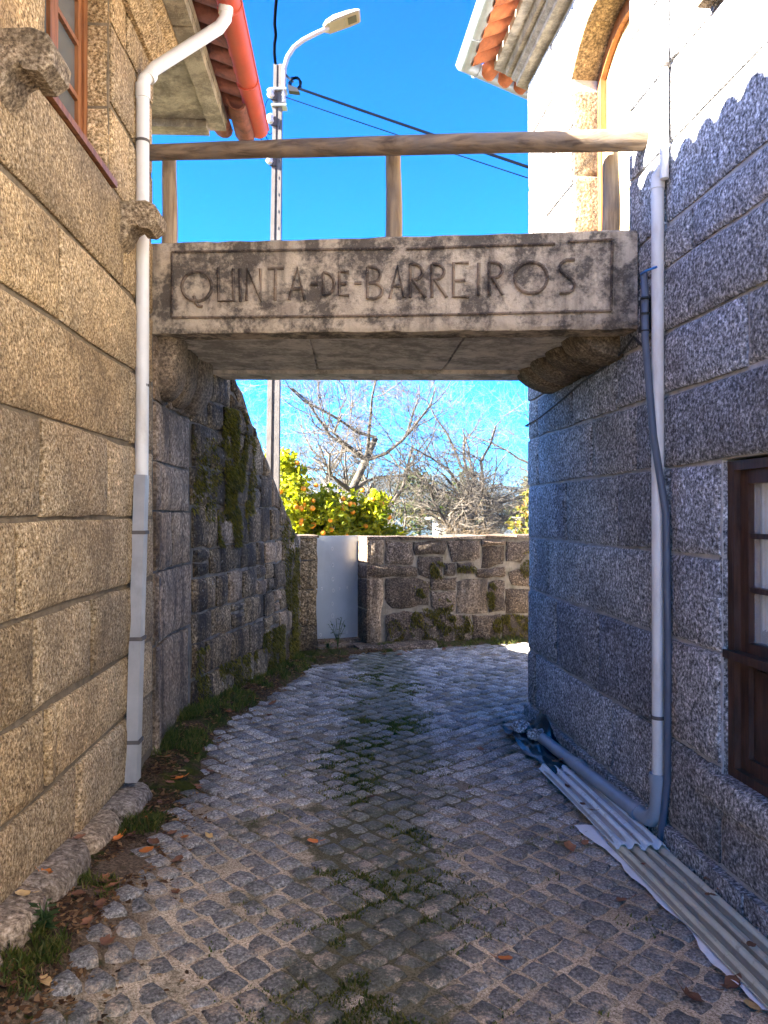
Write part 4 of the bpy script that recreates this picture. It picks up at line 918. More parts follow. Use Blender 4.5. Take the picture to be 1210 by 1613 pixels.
for (cx, cy, rx, ry, n_) in ((735, 870, 35, 40, 500), (670, 955, 35, 35, 400), (972, 985, 25, 60, 500), (1120, 850, 30, 60, 500), (680, 1110, 70, 75, 1300), (820, 1120, 70, 60, 1100), (1060, 1110, 90, 50, 1300), (560, 1120, 40, 60, 300), (760, 1030, 40, 40, 400), (860, 870, 45, 20, 250)):
    for _ in range(n_):
        a = rng.uniform(0, 2 * PI); r_ = math.sqrt(rng.random()); q = fpx(cx + rx * r_ * math.cos(a), cy + ry * r_ * math.sin(a))
        if nz(q[0], q[1], 9, 2) < -.1: continue
        p = wf_(q[0], q[1], .035 + rng.uniform(0, .018)); pts.append((*p, FARN.x * .02, FARN.y * .02, -1))
blades(pts, M['moss'], 'moss', gw, .012, .035, .006, .3, rng, kind='stuff')
# gate
gt = thing('metal_gate', 'plain grey sheet metal gate in the opening of the stone wall', 'gate')
GD = -.307; mb = MB(); NX = 16; P = []; gs0, gs1, gz0, gz1 = -.815, -.272, .09, 1.335
for j in range(5):
    for i in range(NX + 1):
        t = i / NX; P.append(wf_(gs0 + (gs1 - gs0) * t, gz0 + (gz1 - gz0) * j / 4, GD + .03 * math.sin(PI * min(1, t * 1.25) * .5) - .10 * max(0, t - .62) ** 1.6))
mb.add(P, [(j * (NX + 1) + i, j * (NX + 1) + i + 1, (j + 1) * (NX + 1) + i + 1, (j + 1) * (NX + 1) + i) for j in range(4) for i in range(NX)])
P2 = [(p[0] - FARN.x * .02, p[1] - FARN.y * .02, p[2]) for p in P]
mb.add(P2, [(j * (NX + 1) + i, (j + 1) * (NX + 1) + i, (j + 1) * (NX + 1) + i + 1, j * (NX + 1) + i + 1) for j in range(4) for i in range(NX)])
obj('gate_panel', mb, M['gate_steel'], gt, True, False)
mb = MB()
for (a, b_, c, d) in ((gs0, gs0 + .03, gz0, gz1), (gs1 - .03, gs1, gz0, gz1), (gs0 + .03, gs1 - .03, gz1 - .03, gz1), (gs0 + .03, gs1 - .03, gz0, gz0 + .03)): mb.wbox(wf_, a, b_, c, d, GD - .06, GD - .03)
obj('gate_frame', mb, M['gate_steel'], gt)
gpn = FAR0 + FARN * GD
for (cx, cy, r_) in ((500, 267, .020), (505, 422, .024), (506, 557, .024), (510, 665, .021), (503, 790, .020), (505, 905, .027), (403, 648, .018), (567, 648, .014), (640, 635, .012), (393, 1088, .02), (640, 1060, .018)):
    p = on_plane(440 + cx * .1653, 820 + cy * .1653, gpn, FARN); s_ = (p - FAR0).dot(FARD); t = (s_ - gs0) / (gs1 - gs0)
    dd = GD + .03 * math.sin(PI * min(1, t * 1.25) * .5) - .10 * max(0, t - .62) ** 1.6 + .001
    obj('weld_mark', MB().tube([wf_(s_ + .55 * r_ * math.cos(2 * PI * k / 12), p.z + r_ * math.sin(2 * PI * k / 12), dd) for k in range(13)], .0035, 5, False), M['weld'], gt, True)
mb = MB(); mb.wbox(wf_, S_L1 - .0, S_R + .0, -.3, .055, .06, -.45); mb.wbox(wf_, S_L1 + .02, S_R - .02, .056, .085, -.16, -.44)
sl = obj('threshold_stone', mb, M['granite_rose'], None); tag(sl, 'worn stone threshold under the metal gate', 'doorstep')
mb = MB(); P = []
for i, s_ in enumerate(lin(S_L1 + .45, .55, 7)):
    for (d, z) in ((.30, -.1), (.28, .03 + rng.uniform(-.01, .01)), (.22, .055 + rng.uniform(-.008, .008)), (.035, .06)): P.append(wf_(s_, z, d + rng.uniform(-.02, .02) * (d > .1)))
mb.add(P, [(3, 2, 1, 0), (24, 25, 26, 27)] + [(i * 4 + k, i * 4 + (k + 1) % 4, i * 4 + 4 + (k + 1) % 4, i * 4 + 4 + k) for i in range(6) for k in range(4)])
o = obj('kerb_stone', mb, M['granite_far'], None, 50); tag(o, 'low rough stone step at the foot of the garden wall beside the gate', 'kerb'); o['moss'] = .12

# ------------------------------------------------------------------ footbridge
rng = random.Random(51)
B0 = Vector((-1.434, 4.69, 0)); B1 = Vector((1.40, 4.235, 0)); BD = (B1 - B0).normalized(); BN = Vector((BD.y, -BD.x, 0)); BL = (B1 - B0).length
def fb(s, z, d=0.0): q = B0 + BD * s + BN * d; return (q.x, q.y, z)
zt_ = lambda s: 3.259 + (3.175 - 3.259) * s / BL
zb_ = lambda s: 2.705 + (2.6255 - 2.705) * s / BL
br = thing('footbridge', 'old concrete footbridge with raised lettering spanning the lane between two houses', 'bridge')
NS = 40; mb = MB(); P = []
for i in range(NS + 1):
    s = BL * i / NS; j = lambda a=.004: rng.uniform(-a, a)
    P += [fb(s, zb_(s) + .055, -.20), fb(s, zb_(s) + j(.003), -.19), fb(s, zb_(s) + j(), -.012), fb(s, zb_(s) + .022 + j(), 0.0), fb(s, zb_(s) + .05, -.002), fb(s, zt_(s) - .012 + j(.003), j(.002)), fb(s, zt_(s) + j(), -.014), fb(s, zt_(s) + j(), -.20)]
mb.add(P, [tuple(range(7, -1, -1)), tuple(NS * 8 + k for k in range(8))] + [(i * 8 + k, i * 8 + (k + 1) % 8, i * 8 + 8 + (k + 1) % 8, i * 8 + 8 + k) for i in range(NS) for k in range(8)])
bm_ = obj('front_beam', mb, M['concrete_old'], br, 35)
bk = [(XL(6.3) - .02, 6.3), (XR(5.9) + .02, 5.9)]
def deck(s, t, z):       # s along the front, t back
    a = Vector(fb(BL * s, 0, -.201)); b_ = Vector((bk[0][0] + (bk[1][0] - bk[0][0]) * s, bk[0][1] + (bk[1][1] - bk[0][1]) * s, 0)); q = a + (b_ - a) * t; return (q.x, q.y, z)
zu = lambda s: zb_(s * BL) + .035
mb = MB(); mb.hexa([deck(0, 0, zu(0)), deck(1, 0, zu(1)), deck(1, 1, zu(1)), deck(0, 1, zu(0)), deck(0, 0, 3.08), deck(1, 0, 3.06), deck(1, 1, 3.06), deck(0, 1, 3.08)])
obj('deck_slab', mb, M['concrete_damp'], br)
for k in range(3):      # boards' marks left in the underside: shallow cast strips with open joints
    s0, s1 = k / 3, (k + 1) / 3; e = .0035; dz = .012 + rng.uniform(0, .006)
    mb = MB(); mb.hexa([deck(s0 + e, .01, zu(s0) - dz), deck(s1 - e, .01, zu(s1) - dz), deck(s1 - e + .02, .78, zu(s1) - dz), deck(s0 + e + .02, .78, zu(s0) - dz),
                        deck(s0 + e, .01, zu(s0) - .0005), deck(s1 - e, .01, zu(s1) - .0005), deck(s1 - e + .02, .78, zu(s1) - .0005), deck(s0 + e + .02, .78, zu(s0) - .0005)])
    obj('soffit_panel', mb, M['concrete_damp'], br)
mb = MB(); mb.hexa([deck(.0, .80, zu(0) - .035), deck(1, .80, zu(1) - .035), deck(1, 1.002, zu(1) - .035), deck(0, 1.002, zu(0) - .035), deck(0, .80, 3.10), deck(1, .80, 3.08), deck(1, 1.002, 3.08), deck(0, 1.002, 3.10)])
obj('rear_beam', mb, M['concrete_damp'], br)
def bpt(px, py, d=0.004): p = on_plane(px, py, B0, BN); return Vector(p) + BN * d
def ridge(paths, name, parent, mat, r=.0075):
    mb = MB()
    for pth in paths:
        P = [bpt(*q) for q in pth]; closed = len(pth) > 2 and pth[0] == pth[-1]
        mb.tube(P, r, 6, True)
        for q in (P if not closed else P[:1]): pass
    return obj(name, mb, mat, parent, 40)
arc = lambda cx, cy, rx, ry, a0, a1, n_=14: [(cx + rx * math.cos(R(a0 + (a1 - a0) * k / n_)), cy + ry * math.sin(R(a0 + (a1 - a0) * k / n_))) for k in range(n_ + 1)]
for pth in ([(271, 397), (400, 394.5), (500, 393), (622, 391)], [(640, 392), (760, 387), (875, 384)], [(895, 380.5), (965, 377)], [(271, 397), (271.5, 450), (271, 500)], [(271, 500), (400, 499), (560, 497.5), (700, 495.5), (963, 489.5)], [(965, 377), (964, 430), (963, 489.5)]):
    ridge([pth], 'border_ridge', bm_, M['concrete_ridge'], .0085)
LET = [[arc(310.4, 451, 23.5, 23.5, 0, 360, 22), [(305.5, 466), (309, 476), (313, 482), (319, 483)]],
       [[(344, 421.6), (345, 474.3), (369, 473.6), (367.6, 423.3)]], [[(378.3, 423.3), (379, 475.4)]],
       [[(389, 473.6), (390, 423.3), (411.7, 473.6), (411, 423.3)]], [[(422, 422.8), (447, 422.2)], [(434.6, 422.6), (434, 473)]],
       [[(456, 472.6), (469, 421.6), (480.5, 472.6)], [(460.5, 455), (476.5, 454.5)]], [[(490, 447.6), (500.5, 447.2)]],
       [[(509.6, 429.5), (509.6, 464.5)], [(509.6, 429.5)] + arc(512, 447, 15, 17.4, -80, 80, 8) + [(509.6, 464.5)]],
       [[(550, 428), (535, 428.5), (535, 465), (550.6, 465)], [(535, 447), (546, 446.6)]], [[(559, 446), (569.7, 445.7)]],
       [[(579.3, 420.5), (579.3, 470)], [(579.3, 420.5)] + arc(586, 433, 13.5, 12.5, -85, 85, 7) + [(579.3, 445.8)] + arc(588, 458, 15, 12.1, -85, 85, 7) + [(579.3, 470)]],
       [[(614.4, 470), (626.6, 418.7), (637, 468.7)], [(618.2, 450.6), (633.5, 450)]],
       [[(646.4, 416), (646.6, 469)], [(646.4, 416)] + arc(652, 428.3, 14, 12.3, -85, 85, 7) + [(647, 440.8)], [(651, 440.6), (670.3, 468.5)]],
       [[(680.6, 416), (680.8, 468.5)], [(680.6, 416)] + arc(686, 428, 14, 12.2, -85, 85, 7) + [(681, 440.4)], [(685, 440.2), (704, 468)]],
       [[(739, 413.5), (714.8, 414.2), (714.8, 467.4), (739.5, 467)], [(714.8, 442), (733, 441.2)]], [[(754.6, 414), (754.2, 465.5)]],
       [[(771, 413), (771.2, 464.8)], [(771, 413)] + arc(777.5, 425.3, 14.5, 12.4, -85, 85, 7) + [(771, 437.8)], [(776, 437.7), (793, 464.6)]],
       [arc(836.9, 437.3, 25.8, 24.7, 0, 360, 22)], [[(906, 408.6), (893, 409), (884, 415), (881.5, 421), (884.5, 427.5), (893, 434.5), (902.5, 441.5), (905.5, 449), (903, 456.5), (897, 460.5), (881.5, 461)]]]
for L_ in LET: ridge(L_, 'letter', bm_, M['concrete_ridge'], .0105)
def corbel(name, f, ua, ub, prof, mat, bulge):
    n_ = 8; mb = MB(); P = []; N = len(prof)
    for i in range(n_ + 1):
        t = i / n_; k = 1 - bulge * abs(2 * t - 1) ** 3
        ztop_ = prof[-1][1]
        P += [f(ua + (ub - ua) * t, ztop_ + (z - ztop_) * (k if d > 0 else 1 - bulge * .2) + rng.uniform(-.004, .004), d * k + rng.uniform(-.003, .003) if d > 0 else -.03) for d, z in prof]
    mb.add(P, [tuple(range(N - 1, -1, -1)), tuple(n_ * N + k for k in range(N))] + [(i * N + k, i * N + (k + 1) % N, i * N + N + (k + 1) % N, i * N + N + k) for i in range(n_) for k in range(N)])
    o = obj(name, mb, mat, br, 60); o['moss'] = .02; return o
pl = [(0, 2.32), (.04, 2.33), (.075, 2.36), (.105, 2.41), (.125, 2.47), (.135, 2.56), (.14, 2.71), (0, 2.71)]
for a, b_ in ((.05, .40), (.41, .75), (.76, 1.08)): corbel('corbel', lambda u, z, d: pw(u, z, d + .025), a, b_, pl, M['corbel_stone'], .2)
pr_ = [(0, 2.50), (.07, 2.508), (.15, 2.53), (.22, 2.562), (.275, 2.605), (.305, 2.67), (0, 2.67)]
for a, b_ in ((4.50, 4.82), (4.83, 5.15), (5.16, 5.49), (5.50, 5.86)): corbel('corbel', wr, a, b_, pr_, M['corbel_stone'], .13)
# ------------------------------------------------------------------ log railing on the bridge
rl = thing('log_railing', 'round log handrail on three posts along the top of the concrete bridge', 'railing')
A = Vector((-1.42, 4.60, 3.765)); Bv = Vector((1.427, 4.165, 3.636)); P = []; rr = []
for k in range(13):
    t = k / 12; p = A + (Bv - A) * t; P.append(p + Vector((0, .006 * math.sin(5 * t), .008 * math.sin(3.5 * t + .4)))); rr.append((.048 + .010 * t) * (1 + rng.uniform(-.025, .025)))
obj('rail', MB().tube(P, rr, 14, True, .02, rng), M['wood_log'], rl, 60)
for px, zt2 in ((266, .5), (620, .5), (963, .5)):
    p = on_plane(px, 370, B0 + (-BN) * .065, BN); s_ = (p - B0).dot(BD); t = s_ / BL; top = A.z + (Bv.z - A.z) * t + .035
    P = [fb(s_ + .003 * math.sin(k), zt_(s_) - .01 + (top - zt_(s_) + .01) * k / 5, -.072) for k in range(6)]
    obj('post', MB().tube(P, [.050 - .0012 * k for k in range(6)], 12, True, .02, rng), M['wood_post'], rl, 60)

# ------------------------------------------------------------------ lamp pole
rng = random.Random(61)
pole = thing('utility_pole', 'tall concrete utility pole carrying a white street lamp and wires', 'utility pole')
X0, XT, PY = -1.775, -1.655, 12.0
px_ = lambda z: X0 + (XT - X0) * (z + .8) / 9.45
def half(z): return .118 - .052 * (z + .8) / 9.45
mb = MB(); P = []
for z in (-1.2, 2, 5, 8.62):
    h = half(z); x = px_(z); P += [(x - h, PY - h * .8, z), (x - h * .25, PY - h * .8, z), (x - h * .2, PY - h * .55, z), (x + h * .2, PY - h * .55, z), (x + h * .25, PY - h * .8, z), (x + h, PY - h * .8, z), (x + h, PY + h * .8, z), (x - h, PY + h * .8, z)]
mb.add(P, [tuple(range(7, -1, -1)), tuple(24 + k for k in range(8))] + [(i * 8 + k, i * 8 + (k + 1) % 8, i * 8 + 8 + (k + 1) % 8, i * 8 + 8 + k) for i in range(3) for k in range(8)])
sh = obj('shaft', mb, M['pole'], pole)
mb = MB()
for z in lin(5.5, 7.6, 9): mb.box(px_(z) + half(z) * .5, px_(z) + half(z) * .66, PY - half(z) * .8 - .004, PY - half(z) * .8 - .001, z, z + .045)  # black plates on the face, painting the shade inside the holes
obj('step_hole_shade', mb, M['black'], sh, kind='stuff')
ax = px_(8.4) + .09
pa = lambda px, py: tuple(on_plane(px, py, (0, PY - .04, 0), Vector((0, 1, 0))))
arm = [pa(447, 160), pa(447, 125), pa(448, 105), pa(453, 88), pa(463, 73), pa(477, 62), pa(496, 52), pa(518, 42)]
obj('lamp_arm', MB().tube(arm, .036, 10), M['lamp_white'], pole, 60)
for z_ in (8.2, 7.95):
    mb = MB(); mb.box(px_(z_) - .09, ax + .05, PY - .10, PY + .08, z_, z_ + .03); obj('arm_bracket', mb, M['zinc'], pole)
# lamp head : shallow white shell, beige underside with access lid and lens
h0, h1 = Vector(pa(511, 45)), Vector(pa(571, 22)); hd = (h1 - h0).normalized(); hw = Vector((-.35, -1, 0)); hw = (hw - hd * hw.dot(hd)).normalized(); hu = hd.cross(hw); hu = hu if hu.z > 0 else -hu
def hp(a, w, h): return h0 + hd * a + hw * w + hu * h
mb = MB(); HL = .60; secs = [(0, .07, .05), (.06, .115, .09), (.2, .14, .115), (.42, .145, .10), (.56, .135, .07), (HL, .12, .045)]; P = []
for a, w, h in secs: P += [hp(a, -w, 0), hp(a, -w * .95, h * .55), hp(a, -w * .6, h), hp(a, w * .6, h), hp(a, w * .95, h * .55), hp(a, w, 0)]
mb.add(P, [(5, 4, 3, 2, 1, 0), tuple(30 + k for k in range(6))] + [(i * 6 + k, i * 6 + (k + 1) % 6, i * 6 + 6 + (k + 1) % 6, i * 6 + 6 + k) for i in range(5) for k in range(6)])
lh = obj('lamp_head', mb, M['lamp_white'], pole, 40)
def plate(a0, a1, w, t, name, mat):
    mb = MB(); mb.hexa([hp(a0, -w, -t), hp(a1, -w, -t), hp(a1, w, -t), hp(a0, w, -t), hp(a0, -w, -.001), hp(a1, -w, -.001), hp(a1, w, -.001), hp(a0, w, -.001)]); return obj(name, mb, mat, lh)
plate(.07, .33, .115, .016, 'lamp_lid', M['lamp_under']); plate(.335, .57, .12, .012, 'lamp_lid', M['lamp_under'])
mb = MB(); mb.hexa([hp(.39, -.07, -.020), hp(.53, -.07, -.020), hp(.53, .07, -.020), hp(.39, .07, -.020), hp(.39, -.07, -.013), hp(.53, -.07, -.013), hp(.53, .07, -.013), hp(.39, .07, -.013)]); obj('lens', mb, M['lens'], lh)
for z_, s in ((8.15, 1), (7.75, 1), (7.3, 1.2), (7.12, 1.0)):
    x = px_(z_) - half(z_) - .03
    mb = MB(); mb.tube([(x, PY - .08, z_ - .07 * s), (x, PY - .08, z_ - .03 * s), (x, PY - .08, z_), (x, PY - .08, z_ + .04 * s), (x, PY - .08, z_ + .07 * s)], [.035, .06, .045, .06, .03], 10); obj('insulator', mb, M['porcelain'], pole, 60)
    obj('insulator_pin', MB().tube([(x, PY - .08, z_ - .1), (x + .1, PY - .06, z_ - .1)], .012, 6), M['black'], pole)
coil = []
c0 = Vector(pa(465, 131))
for k in range(60): w = k * .52; coil.append(c0 + Vector((.085 * math.cos(w) + .02 * math.sin(k * .9), .03 * math.sin(k * 1.7), .10 * math.sin(w))))
obj('wire_coil', MB().tube(coil, .008, 5), M['cable'], pole, True)
mb = MB(); mb.hexa([tuple(c0 + Vector(q)) for q in ((-.10, -.05, -.13), (.07, -.05, -.15), (.07, .05, -.15), (-.10, .05, -.13), (-.12, -.05, -.03), (.03, -.05, -.08), (.03, .05, -.08), (-.12, .05, -.03))]); obj('splice_box', mb, M['black'], pole)
obj('stay_arm', MB().tube([pa(447, 112), pa(453, 120), pa(462, 128)], .018, 6), M['black'], pole)
def wire(p0, p1, sag, r, label, n_=24, twist=0):
    p0, p1 = Vector(p0), Vector(p1); P = []
    for k in range(n_ + 1):
        t = k / n_; P.append(p0 + (p1 - p0) * t + Vector((twist * math.cos(k * 2.2), twist * math.sin(k * 2.2), -sag * 4 * t * (1 - t) + twist * math.sin(k * 1.3))))
    o = obj('overhead_cable', MB().tube(P, r, 5), M['cable'], None, True); tag(o, label, 'cable', 'overhead cables on the utility pole'); return o
def at(px, py, y): d = ray(px, py); return CAM + d * y
wire(pa(470, 138), (4.6, 8.2, 1.6 + (810 - 412) / F * 8.2), .02, .020, 'thick black cable running from the coil on the pole down to the right', 40)
wire(pa(450, 152), (4.6, 8.6, 1.6 + (810 - 415) / F * 8.6), .02, .008, 'thin cable below the thick one running right from the pole')
wire((px_(8.6) - .04, PY - .1, 8.6), (.85, -5, 9.1), .12, .024, 'twisted black cable rising from the pole top over the lane', 70, .012)
wire((px_(7.3) - .12, PY - .1, 7.25), (-3.9, 2.5, 8.2), .05, .006, 'thin left wire slanting up from the pole past the red gutter')
wire((px_(7.3) - .10, PY - .1, 7.35), (-3.35, 2.5, 8.55), .05, .006, 'thin right wire slanting up from the pole past the red gutter')
loop = [Vector(pa(436, 160)) + Vector((-.11 - .09 * math.cos(w) , 0, -.22 + .28 * math.sin(w))) for w in lin(.4, 5.6, 22)]
obj('loose_wire', MB().tube(loop, .005, 4), M['cable'], pole, True)
# ------------------------------------------------------------------ roofing sheets, plastic, tarp and rubble along the right wall
rng = random.Random(71)
def sheet(name, p_far, p_near, width_, ridges, lift0, lift1, mat, label):
    # corrugated strip: profile across, lying along the wall
    a, b_ = Vector((*p_far, 0)), Vector((*p_near, 0)); d = (b_ - a); L_ = d.length; d.normalize(); side = Vector((-d.y, d.x, 0)); mb = MB()
    NU = ridges * 12; NL = 14; P = []
    for j in range(NL + 1):
        t = j / NL; c = a + d * (L_ * t)
        for i in range(NU + 1):
            w = i / NU; x = (w - .5) * width_; q = c + side * x
            h = .5 - .5 * math.cos(2 * PI * ridges * w); h = smooth(.12, .88, h) * .026
            P.append((q.x, q.y, ground_z(q.x, q.y) + lift0 + (lift1 - lift0) * t + h + .004 * math.sin(3 * t + i * .3)))
    n_ = NU + 1
    F1 = [(j * n_ + i, j * n_ + i + 1, (j + 1) * n_ + i + 1, (j + 1) * n_ + i) for j in range(NL) for i in range(NU)]
    mb.add(P, F1); mb.add([(p[0], p[1], p[2] - .004) for p in P], [q[::-1] for q in F1])
    m_ = len(P); E = [(i, i + 1, m_ + i + 1, m_ + i) for i in range(NU)] + [(NL * n_ + i + 1, NL * n_ + i, m_ + NL * n_ + i, m_ + NL * n_ + i + 1) for i in range(NU)]
    E += [((j + 1) * n_, j * n_, m_ + j * n_, m_ + (j + 1) * n_) for j in range(NL)] + [(j * n_ + NU, (j + 1) * n_ + NU, m_ + (j + 1) * n_ + NU, m_ + j * n_ + NU) for j in range(NL)]
    mb.f += E
    o = obj(name, mb, mat, None, 50); tag(o, label, 'roofing sheet'); return o
sheet('corrugated_sheet', (1.145, 5.03), (1.275, 3.78), .275, 4, .020, .050, M['sheet_blue'], 'pale bluish corrugated sheet lying below the grey drain pipe, the farther one')
sheet('corrugated_sheet', (1.265, 3.90), (1.485, 2.2), .275, 4, .026, .030, M['sheet_cream'], 'weathered cream corrugated sheet by the wall, the nearer one')
# white plastic strip under the sheets
mb = MB(); P = []; NL = 60
cl = [on_ground(903, 1304), on_ground(960, 1352), on_ground(1010, 1400), on_ground(1062, 1448), on_ground(1110, 1505), on_ground(1160, 1560), on_ground(1215, 1612), on_ground(1290, 1700)]
for j in range(NL + 1):
    t = j / NL * (len(cl) - 1); i = min(int(t), len(cl) - 2); c = cl[i] + (cl[i + 1] - cl[i]) * (t - i)
    ragged = .022 * nz(c.x, c.y, 5, 1) + .012 * nz(c.x, c.y, 17, 3) - (.07 if 49 < j < 52 else 0)
    for k in range(5):
        x = c.x - .002 + (0 if k else -ragged) + .05 * k + .07 * (k / 4); y = c.y + .01 * k
        P.append((x, y, ground_z(x, y) + .012 + .007 * nz(x, y, 14, 5) + (.006 if k < 4 else 0)))
mb.add(P, [(j * 5 + k, j * 5 + k + 1, j * 5 + 6 + k, j * 5 + 5 + k) for j in range(NL) for k in range(4)])
o = obj('plastic_strip', mb, M['sheet_white'], None, True, False); tag(o, 'ragged white plastic strip on the cobbles under the corrugated sheets', 'plastic sheet')
# dark tarp, folded up against the corner
mb = MB(); P = []; NA, NBB = 22, 16
q00, q10, q11, q01 = on_ground(788, 1152), on_ground(848, 1138), on_ground(908, 1208), on_ground(868, 1228)
for j in range(NBB + 1):
    for i in range(NA + 1):
        s_, t = i / NA, j / NBB; a = q00 + (q10 - q00) * s_; b_ = q01 + (q11 - q01) * s_; c = a + (b_ - a) * t
        x = c.x + .03 * nz(c.x, c.y, 5, 7); y = c.y + .03 * nz(c.x, c.y, 5, 11)
        fold = .16 * math.exp(-((s_ - .82) ** 2) / .012 - ((t - .30) ** 2) / .03)
        P.append((x, y, ground_z(x, y) + .018 + .05 * abs(nz(c.x, c.y, 6, 2)) + .03 * abs(nz(c.x, c.y, 15, 5)) + fold))
mb.add(P, [(j * (NA + 1) + i, j * (NA + 1) + i + 1, (j + 1) * (NA + 1) + i + 1, (j + 1) * (NA + 1) + i) for j in range(NBB) for i in range(NA)])
o = obj('tarp', mb, M['tarp'], None, 30, False); tag(o, 'crumpled dark plastic tarp on the ground at the corner of the grey house', 'tarp')
def rock(p, r, seed, label):
    rg = random.Random(seed); mb = MB(); P = []; n_ = 9
    for j in range(5):
        ph = PI * (j + .5) / 5 - PI / 2
        for k in range(n_): w = 2 * PI * k / n_; q = r * rg.uniform(.75, 1.15); P.append((p[0] + math.cos(w) * math.cos(ph) * q * 1.25, p[1] + math.sin(w) * math.cos(ph) * q, p[2] + math.sin(ph) * q * .75))
    mb.add(P, [tuple(range(n_ - 1, -1, -1)), tuple(4 * n_ + k for k in range(n_))] + [(j * n_ + k, j * n_ + (k + 1) % n_, (j + 1) * n_ + (k + 1) % n_, (j + 1) * n_ + k) for j in range(4) for k in range(n_)])
    o = obj('rubble_stone', mb, M['granite_grey'], None); tag(o, label, 'stone', 'rubble stones on the tarp'); o['moss'] = -.2; return o
for (px, py, r, lab) in ((822, 1160, .062, 'rubble stone on the far edge of the dark tarp'), (842, 1172, .058, 'rubble stone in the fold of the dark tarp by the pipe'), (856, 1166, .040, 'small rubble stone between dark tarp and house corner')):
    p = on_ground(px, py); rock((p.x, p.y, p.z + r * .75 + .03), r, int(px), lab)

# ------------------------------------------------------------------ cobbles
rng = random.Random(81)
def cobble_mesh(rg):
    s = .0508; base = []
    for (x, y) in ((-1, -1), (0, -1.04), (1, -1), (1.04, 0), (1, 1), (0, 1.04), (-1, 1), (-1.04, 0)):
        k = .96 if x and y and abs(x) == 1 and abs(y) == 1 else 1.0
        base.append((x * s * k + rg.uniform(-.006, .006), y * s * k + rg.uniform(-.006, .006)))
    v = [(x * 1.0, y * 1.0, -.035) for x, y in base] + [(x, y, -.008 + rg.uniform(-.002, .002)) for x, y in base] + [(x * .88, y * .88, .0005 + rg.uniform(-.003, .003)) for x, y in base] + [(x * .45, y * .45, .003 + rg.uniform(-.002, .002)) for x, y in base] + [(0, 0, .0035)]
    f = []
    for r in range(3): f += [(r * 8 + k, r * 8 + (k + 1) % 8, r * 8 + 8 + (k + 1) % 8, r * 8 + 8 + k) for k in range(8)]
    f += [(24 + k, 24 + (k + 1) % 8, 32) for k in range(8)]
    return v, f
VAR = [cobble_mesh(random.Random(100 + i)) for i in range(14)]
VM = [MB().add(*vf).mesh('cobblestone', M['cobble'], True, False) for vf in VAR]
def on_road(x, y):
    if y < 6.41 and x > XR(y) - .03: return False
    if y >= 6.41 and (Vector((x, y, 0)) - EC).dot(EN) < .05: return False
    if (Vector((x, y, 0)) - FAR0).dot(FARN) < .22: return False
    if polyline_dist(x, y, foot_left) + .06 * nz(x, y, 3, 2) < .24 or x < -1.3: return False
    if math.hypot(x + .75, y - 8.45) + .1 * nz(x, y, 3, 5) < .42: return False
    return True
pitch = .113; spots = []
for i in range(-140, 140):
    for j in range(-140, 140):
        u, v = i * pitch, (j + (.5 if i % 2 else 0) * .0) * pitch
        x, y = (u - v) * .7071 + .0, (u + v) * .7071 + 5
        x += .05 * math.sin(y * 1.7) + .06 * nz(x, y, .8, 8); y += .05 * math.sin(x * 1.9) + .06 * nz(x, y, .8, 14)
        if not (1.3 < y < 12.3 and -1.4 < x < 5.5) or not on_road(x, y): continue
        if rng.random() < .02: continue
        d = math.hypot(x, y); px = 605 + F * x / y; py = 810 + F * 1.6 / y
        seen = -60 < px < 1270 and py < 1680
        spots.append((0 if seen else 1, d, x + rng.uniform(-.008, .008), y + rng.uniform(-.008, .008)))
spots.sort()
V = []; FF = []
for idx, (unseen, d, x, y) in enumerate(spots):
    k = rng.randrange(14); a = PI / 4 + rng.choice((0, 1, 2, 3)) * PI / 2 + rng.uniform(-.13, .13)
    sx, sy = rng.uniform(.92, 1.05), rng.uniform(.92, 1.05); z = ground_z(x, y) + rng.uniform(-.005, .004); tx, ty = rng.uniform(-.05, .05), rng.uniform(-.05, .05)
    if idx < 300:
        o = link('cobblestone', VM[k], road); o.location = (x, y, z); o.rotation_euler = (tx, ty, a); o.scale = (sx, sy, 1)
    else:
        c, s_ = math.cos(a), math.sin(a); b0 = len(V)
        for (p, q, r) in VAR[k][0]: p *= sx; q *= sy; V.append((x + c * p - s_ * q, y + s_ * p + c * q, z + r + tx * q - ty * p))
        FF += [tuple(t + b0 for t in f) for f in VAR[k][1]]
obj('cobblestones', MB().add(V, FF), M['cobble'], road, True, False, kind='stuff')

# ------------------------------------------------------------------ grass, weeds, leaves
rng = random.Random(91); pts = []
def strip(poly, y0, y1, dmin, dmax, n_, hs, thr=-.05):
    c = 0; tries = 0
    while c < n_ and tries < n_ * 30:
        tries += 1
        i = rng.randrange(len(poly) - 1); (xa, ya), (xb, yb) = poly[i], poly[i + 1]; t = rng.random(); x, y = xa + (xb - xa) * t, ya + (yb - ya) * t
        if not y0 < y < y1: continue
        L_ = math.hypot(xb - xa, yb - ya); nx, ny = (yb - ya) / L_, -(xb - xa) / L_; d = rng.uniform(dmin, dmax); x += nx * d; y += ny * d
        if nz(x, y, 3.1, 21) < thr or nz(x, y, 11, 3) < -.25: continue
        for _ in range(5):
            xx, yy = x + rng.gauss(0, .012), y + rng.gauss(0, .012); pts.append((xx, yy, max(verge_z(xx, yy), road_z(xx, yy)) - .004, 0, 0, hs * (1 + .8 * max(0, nz(xx, yy, 2.3, 40))))); c += 1
strip([(XL(1.5) + .12, 1.5), (XL(4.3) + .12, 4.3)], 1.8, 4.3, .0, .16, 1900, .6, .1)
strip(foot_left[1:], 4.2, 8.8, -.05, .22, 5000, .65, .0)
strip(foot_left[1:], 4.2, 8.8, -.08, .05, 3000, 1.0, -.2)
far_poly = [(-.2, 9.0), (.04, 9.28), (1.88, 9.98), (4, 10.8)]
strip(far_poly, 8.8, 11, .02, .24, 3500, .7, -.1)
